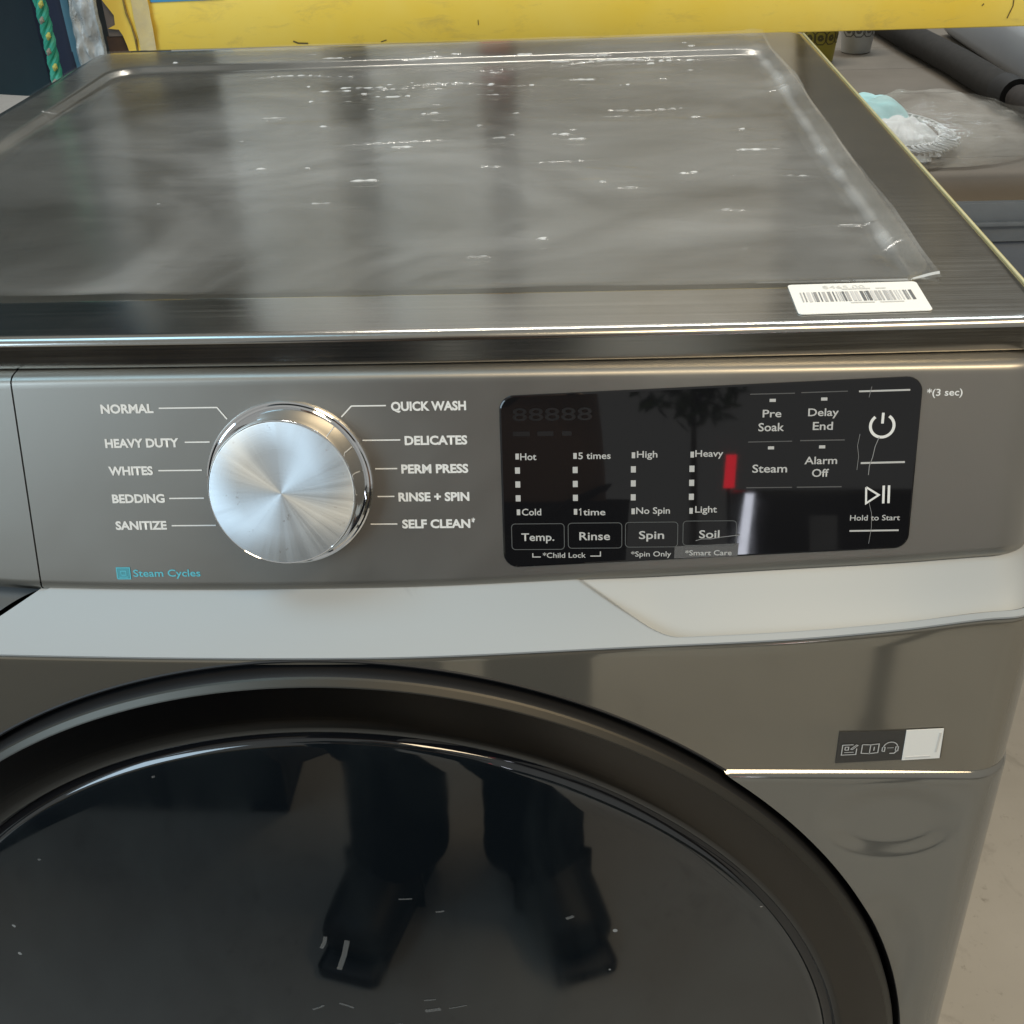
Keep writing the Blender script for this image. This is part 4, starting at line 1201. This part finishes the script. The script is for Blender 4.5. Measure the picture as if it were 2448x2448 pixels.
# continuous body: pelvis, spine, neck, head, arms
bv = [(0, -.80, .95), (0, -.80, 1.08), (0, -.80, 1.25), (0, -.81, 1.40), (0, -.81, 1.49), (0, -.79, 1.60), (0, -.785, 1.67),
      (-.17, -.81, 1.42), (-.24, -.80, 1.16), (-.13, -.64, 1.10), (-.02, -.575, 1.13),
      (.17, -.81, 1.42), (.27, -.80, 1.16), (.25, -.66, 1.11), (.205, -.585, 1.14),
      (-.10, -.80, .90), (-.105, -.74, .52), (-.102, -.695, .10), (.09, -.80, .90), (.082, -.74, .52), (.072, -.69, .10)]
be = [(0, 1), (1, 2), (2, 3), (3, 4), (4, 5), (5, 6), (3, 7), (7, 8), (8, 9), (9, 10), (3, 11), (11, 12), (12, 13), (13, 14), (0, 15), (15, 16), (16, 17), (0, 18), (18, 19), (19, 20)]
br = [(.15, .11), (.145, .105), (.16, .11), (.13, .09), .055, .085, .075, .065, .048, .040, .028, .065, .048, .040, .028, .088, .062, .042, .088, .062, .042]
body = skin("body", bv, be, br, skin_m, person)
# clothing: shirt and trousers follow the same skeleton a little fatter
sv = bv[:4] + [bv[7], bv[8], bv[9], bv[11], bv[12], bv[13]]
skin("shirt", sv, [(0, 1), (1, 2), (2, 3), (3, 4), (4, 5), (5, 6), (3, 7), (7, 8), (8, 9)], [(.165, .125), (.162, .12), (.175, .125), (.14, .10), .078, .062, .052, .078, .062, .052], shirt_m, person)
tv = [(0, -.80, 1.0), (-.098, -.79, .86), (.086, -.79, .86)]
hips = skin("trousers", tv, [(0, 1), (0, 2)], [(.17, .125), .105, .105], trouser_m, person)
def trouser_leg(x0, x1, xk):
    vs = []; n = 32; m = 60
    for j in range(m + 1):
        t = j / m; z = .90 - .825 * t
        k = min(1, t / .5); y = -.79 + .05 * k if t < .5 else -.74 + .055 * (t - .5) / .5
        x = x0 + (xk - x0) * k if t < .5 else xk + (x1 - xk) * (t - .5) / .5
        r = .098 - .035 * k + .002 * max(0, t - .5)
        for i in range(n):
            a = 2 * math.pi * i / n
            q = r * (1 + .06 * mn.noise(Vector((math.cos(a) * 1.5, math.sin(a) * 1.5 + x0 * 9, z * 9))) + .05 * mn.noise(Vector((math.cos(a), math.sin(a), z * 34 + x0))) * max(0, t - .6) * 2.5)
            vs.append((x + q * math.cos(a), y + q * 1.08 * math.sin(a), z))
    for i in range(n):
        v = vs[m * n + i]; vs.append((v[0] * .9 + (x1) * .1, v[1] * .9 - .0685, v[2] + .004))
    return mesh_ob("trouser_leg", vs, grid_faces(m + 2, n, True), trouser_m, person)
trouser_leg(-.098, -.100, -.105); trouser_leg(.086, .070, .080)
def shoe(x0, y0, x1, y1):
    vs = [(x0, y0, .045), (x0 * .6 + x1 * .4, y0 * .6 + y1 * .4, .042), (x1, y1, .034)]
    o = skin("shoe", vs + [(x0, y0 + .005, .10)], [(0, 1), (1, 2), (0, 3)], [(.052, .044), (.056, .040), (.050, .030), .050], shoe_m, person)
    b2, f2 = box_data(-.040, .040, 0, .27, 0, .012, .012, 4)
    d = Vector((x1 - x0, y1 - y0, 0)); L_ = d.length; d.normalize(); nx = Vector((d.y, -d.x, 0))
    vv = [Vector((x0, y0, 0)) - d * .045 + d * (v.y * (L_ + .085) / .30) + nx * v.x + Vector((0, 0, v.z)) for v in b2]
    mesh_ob("sole", vv, f2, Mat("grey_sole", (0.05, 0.05, 0.055, 1), .5).m, o)
shoe(-.108, -.695, -.150, -.535); shoe(.078, -.690, .132, -.545)
# hair cap, ears, eyes, nose, mouth
def ell(name, c, r, mat, parent, cut=None, nu=24, nv=16):
    vs = []
    for j in range(nv + 1):
        t = math.pi * j / nv
        for i in range(nu):
            a = 2 * math.pi * i / nu
            vs.append((c[0] + r[0] * math.sin(t) * math.cos(a), c[1] + r[1] * math.sin(t) * math.sin(a), c[2] + r[2] * math.cos(t)))
    n = nv + 1 if cut is None else int((nv + 1) * cut)
    return mesh_ob(name, vs[:n * nu], grid_faces(n, nu, True), mat, parent)
ell("hair", (0, -.805, 1.655), (.088, .098, .110), hair_m, person, .62)
for sx in (-1, 1):
    ell("ear", (sx * .083, -.795, 1.615), (.012, .02, .03), skin_m, person)
    ell("eye", (sx * .032, -.714, 1.625), (.013, .010, .008), Mat("eye_white", (0.6, 0.6, 0.58, 1), .2).m, person)
ell("nose", (0, -.702, 1.60), (.013, .018, .024), skin_m, person)
ell("mouth", (0, -.712, 1.565), (.026, .008, .007), Mat("lips", (0.28, 0.10, 0.08, 1), .5).m, person)
# hands with five fingers closed on the phone edges
fw = Vector((-.0581, .8440, -.5332)); rt_v = Vector((.9983, .0447, -.0380)); up_v = Vector((.00825, .5345, .8451))
PC = Vector((0.12736, -.49881, 1.19888)) - fw * .014 - up_v * .055 - rt_v * .012      # phone centre
def ph(a, b, c_): return PC + rt_v * a + up_v * b + fw * c_
for sx in (-1, 1):
    wr = bv[10] if sx < 0 else bv[14]
    palm = ph(sx * .072, -.035, -.035)
    verts = [Vector(wr), palm]; edges = [(0, 1)]; rad_ = [.024, (.030, .018)]
    for k in range(4):
        b0 = len(verts); o_ = .030 - .021 * k; ln = [.9, 1.0, .95, .78][k]
        verts += [palm + up_v * o_ * .9 - fw * -.008, ph(sx * .050, -.030 + o_, .012), ph(sx * (.050 - .026 * ln), -.032 + o_, .013), ph(sx * (.050 - .040 * ln), -.033 + o_, .009)]
        edges += [(1, b0), (b0, b0 + 1), (b0 + 1, b0 + 2), (b0 + 2, b0 + 3)]; rad_ += [.010, .0085, .0078, .0068]
    b0 = len(verts)
    verts += [palm + up_v * .035 - fw * .012 - rt_v * sx * .01, ph(sx * .045, .012, -.020), ph(sx * .025, .022, -.017)]
    edges += [(1, b0), (b0, b0 + 1), (b0 + 1, b0 + 2)]; rad_ += [.012, .0095, .0085]
    skin("hand", [tuple(v) for v in verts], edges, rad_, skin_m, person, 0, 1)
phone = empty("phone", tuple(PC), "black phone held upright in the person's two hands", "phone")
b2, f2 = box_data(-.0375, .0375, -.078, .078, -.0042, .0042, .0035, 3)
mesh_ob("phone_body", [PC + rt_v * v.x + up_v * v.y + fw * v.z for v in b2], f2, Mat("phone_black", (0.012, 0.012, 0.013, 1), .25).m, phone)
b2, f2 = box_data(-.0345, .0345, -.073, .073, -.0046, -.0040, .0)
mesh_ob("phone_screen", [PC + rt_v * v.x + up_v * v.y + fw * v.z for v in b2], f2, Mat("screen_black", (0.004, 0.004, 0.005, 1), .08).m, phone)
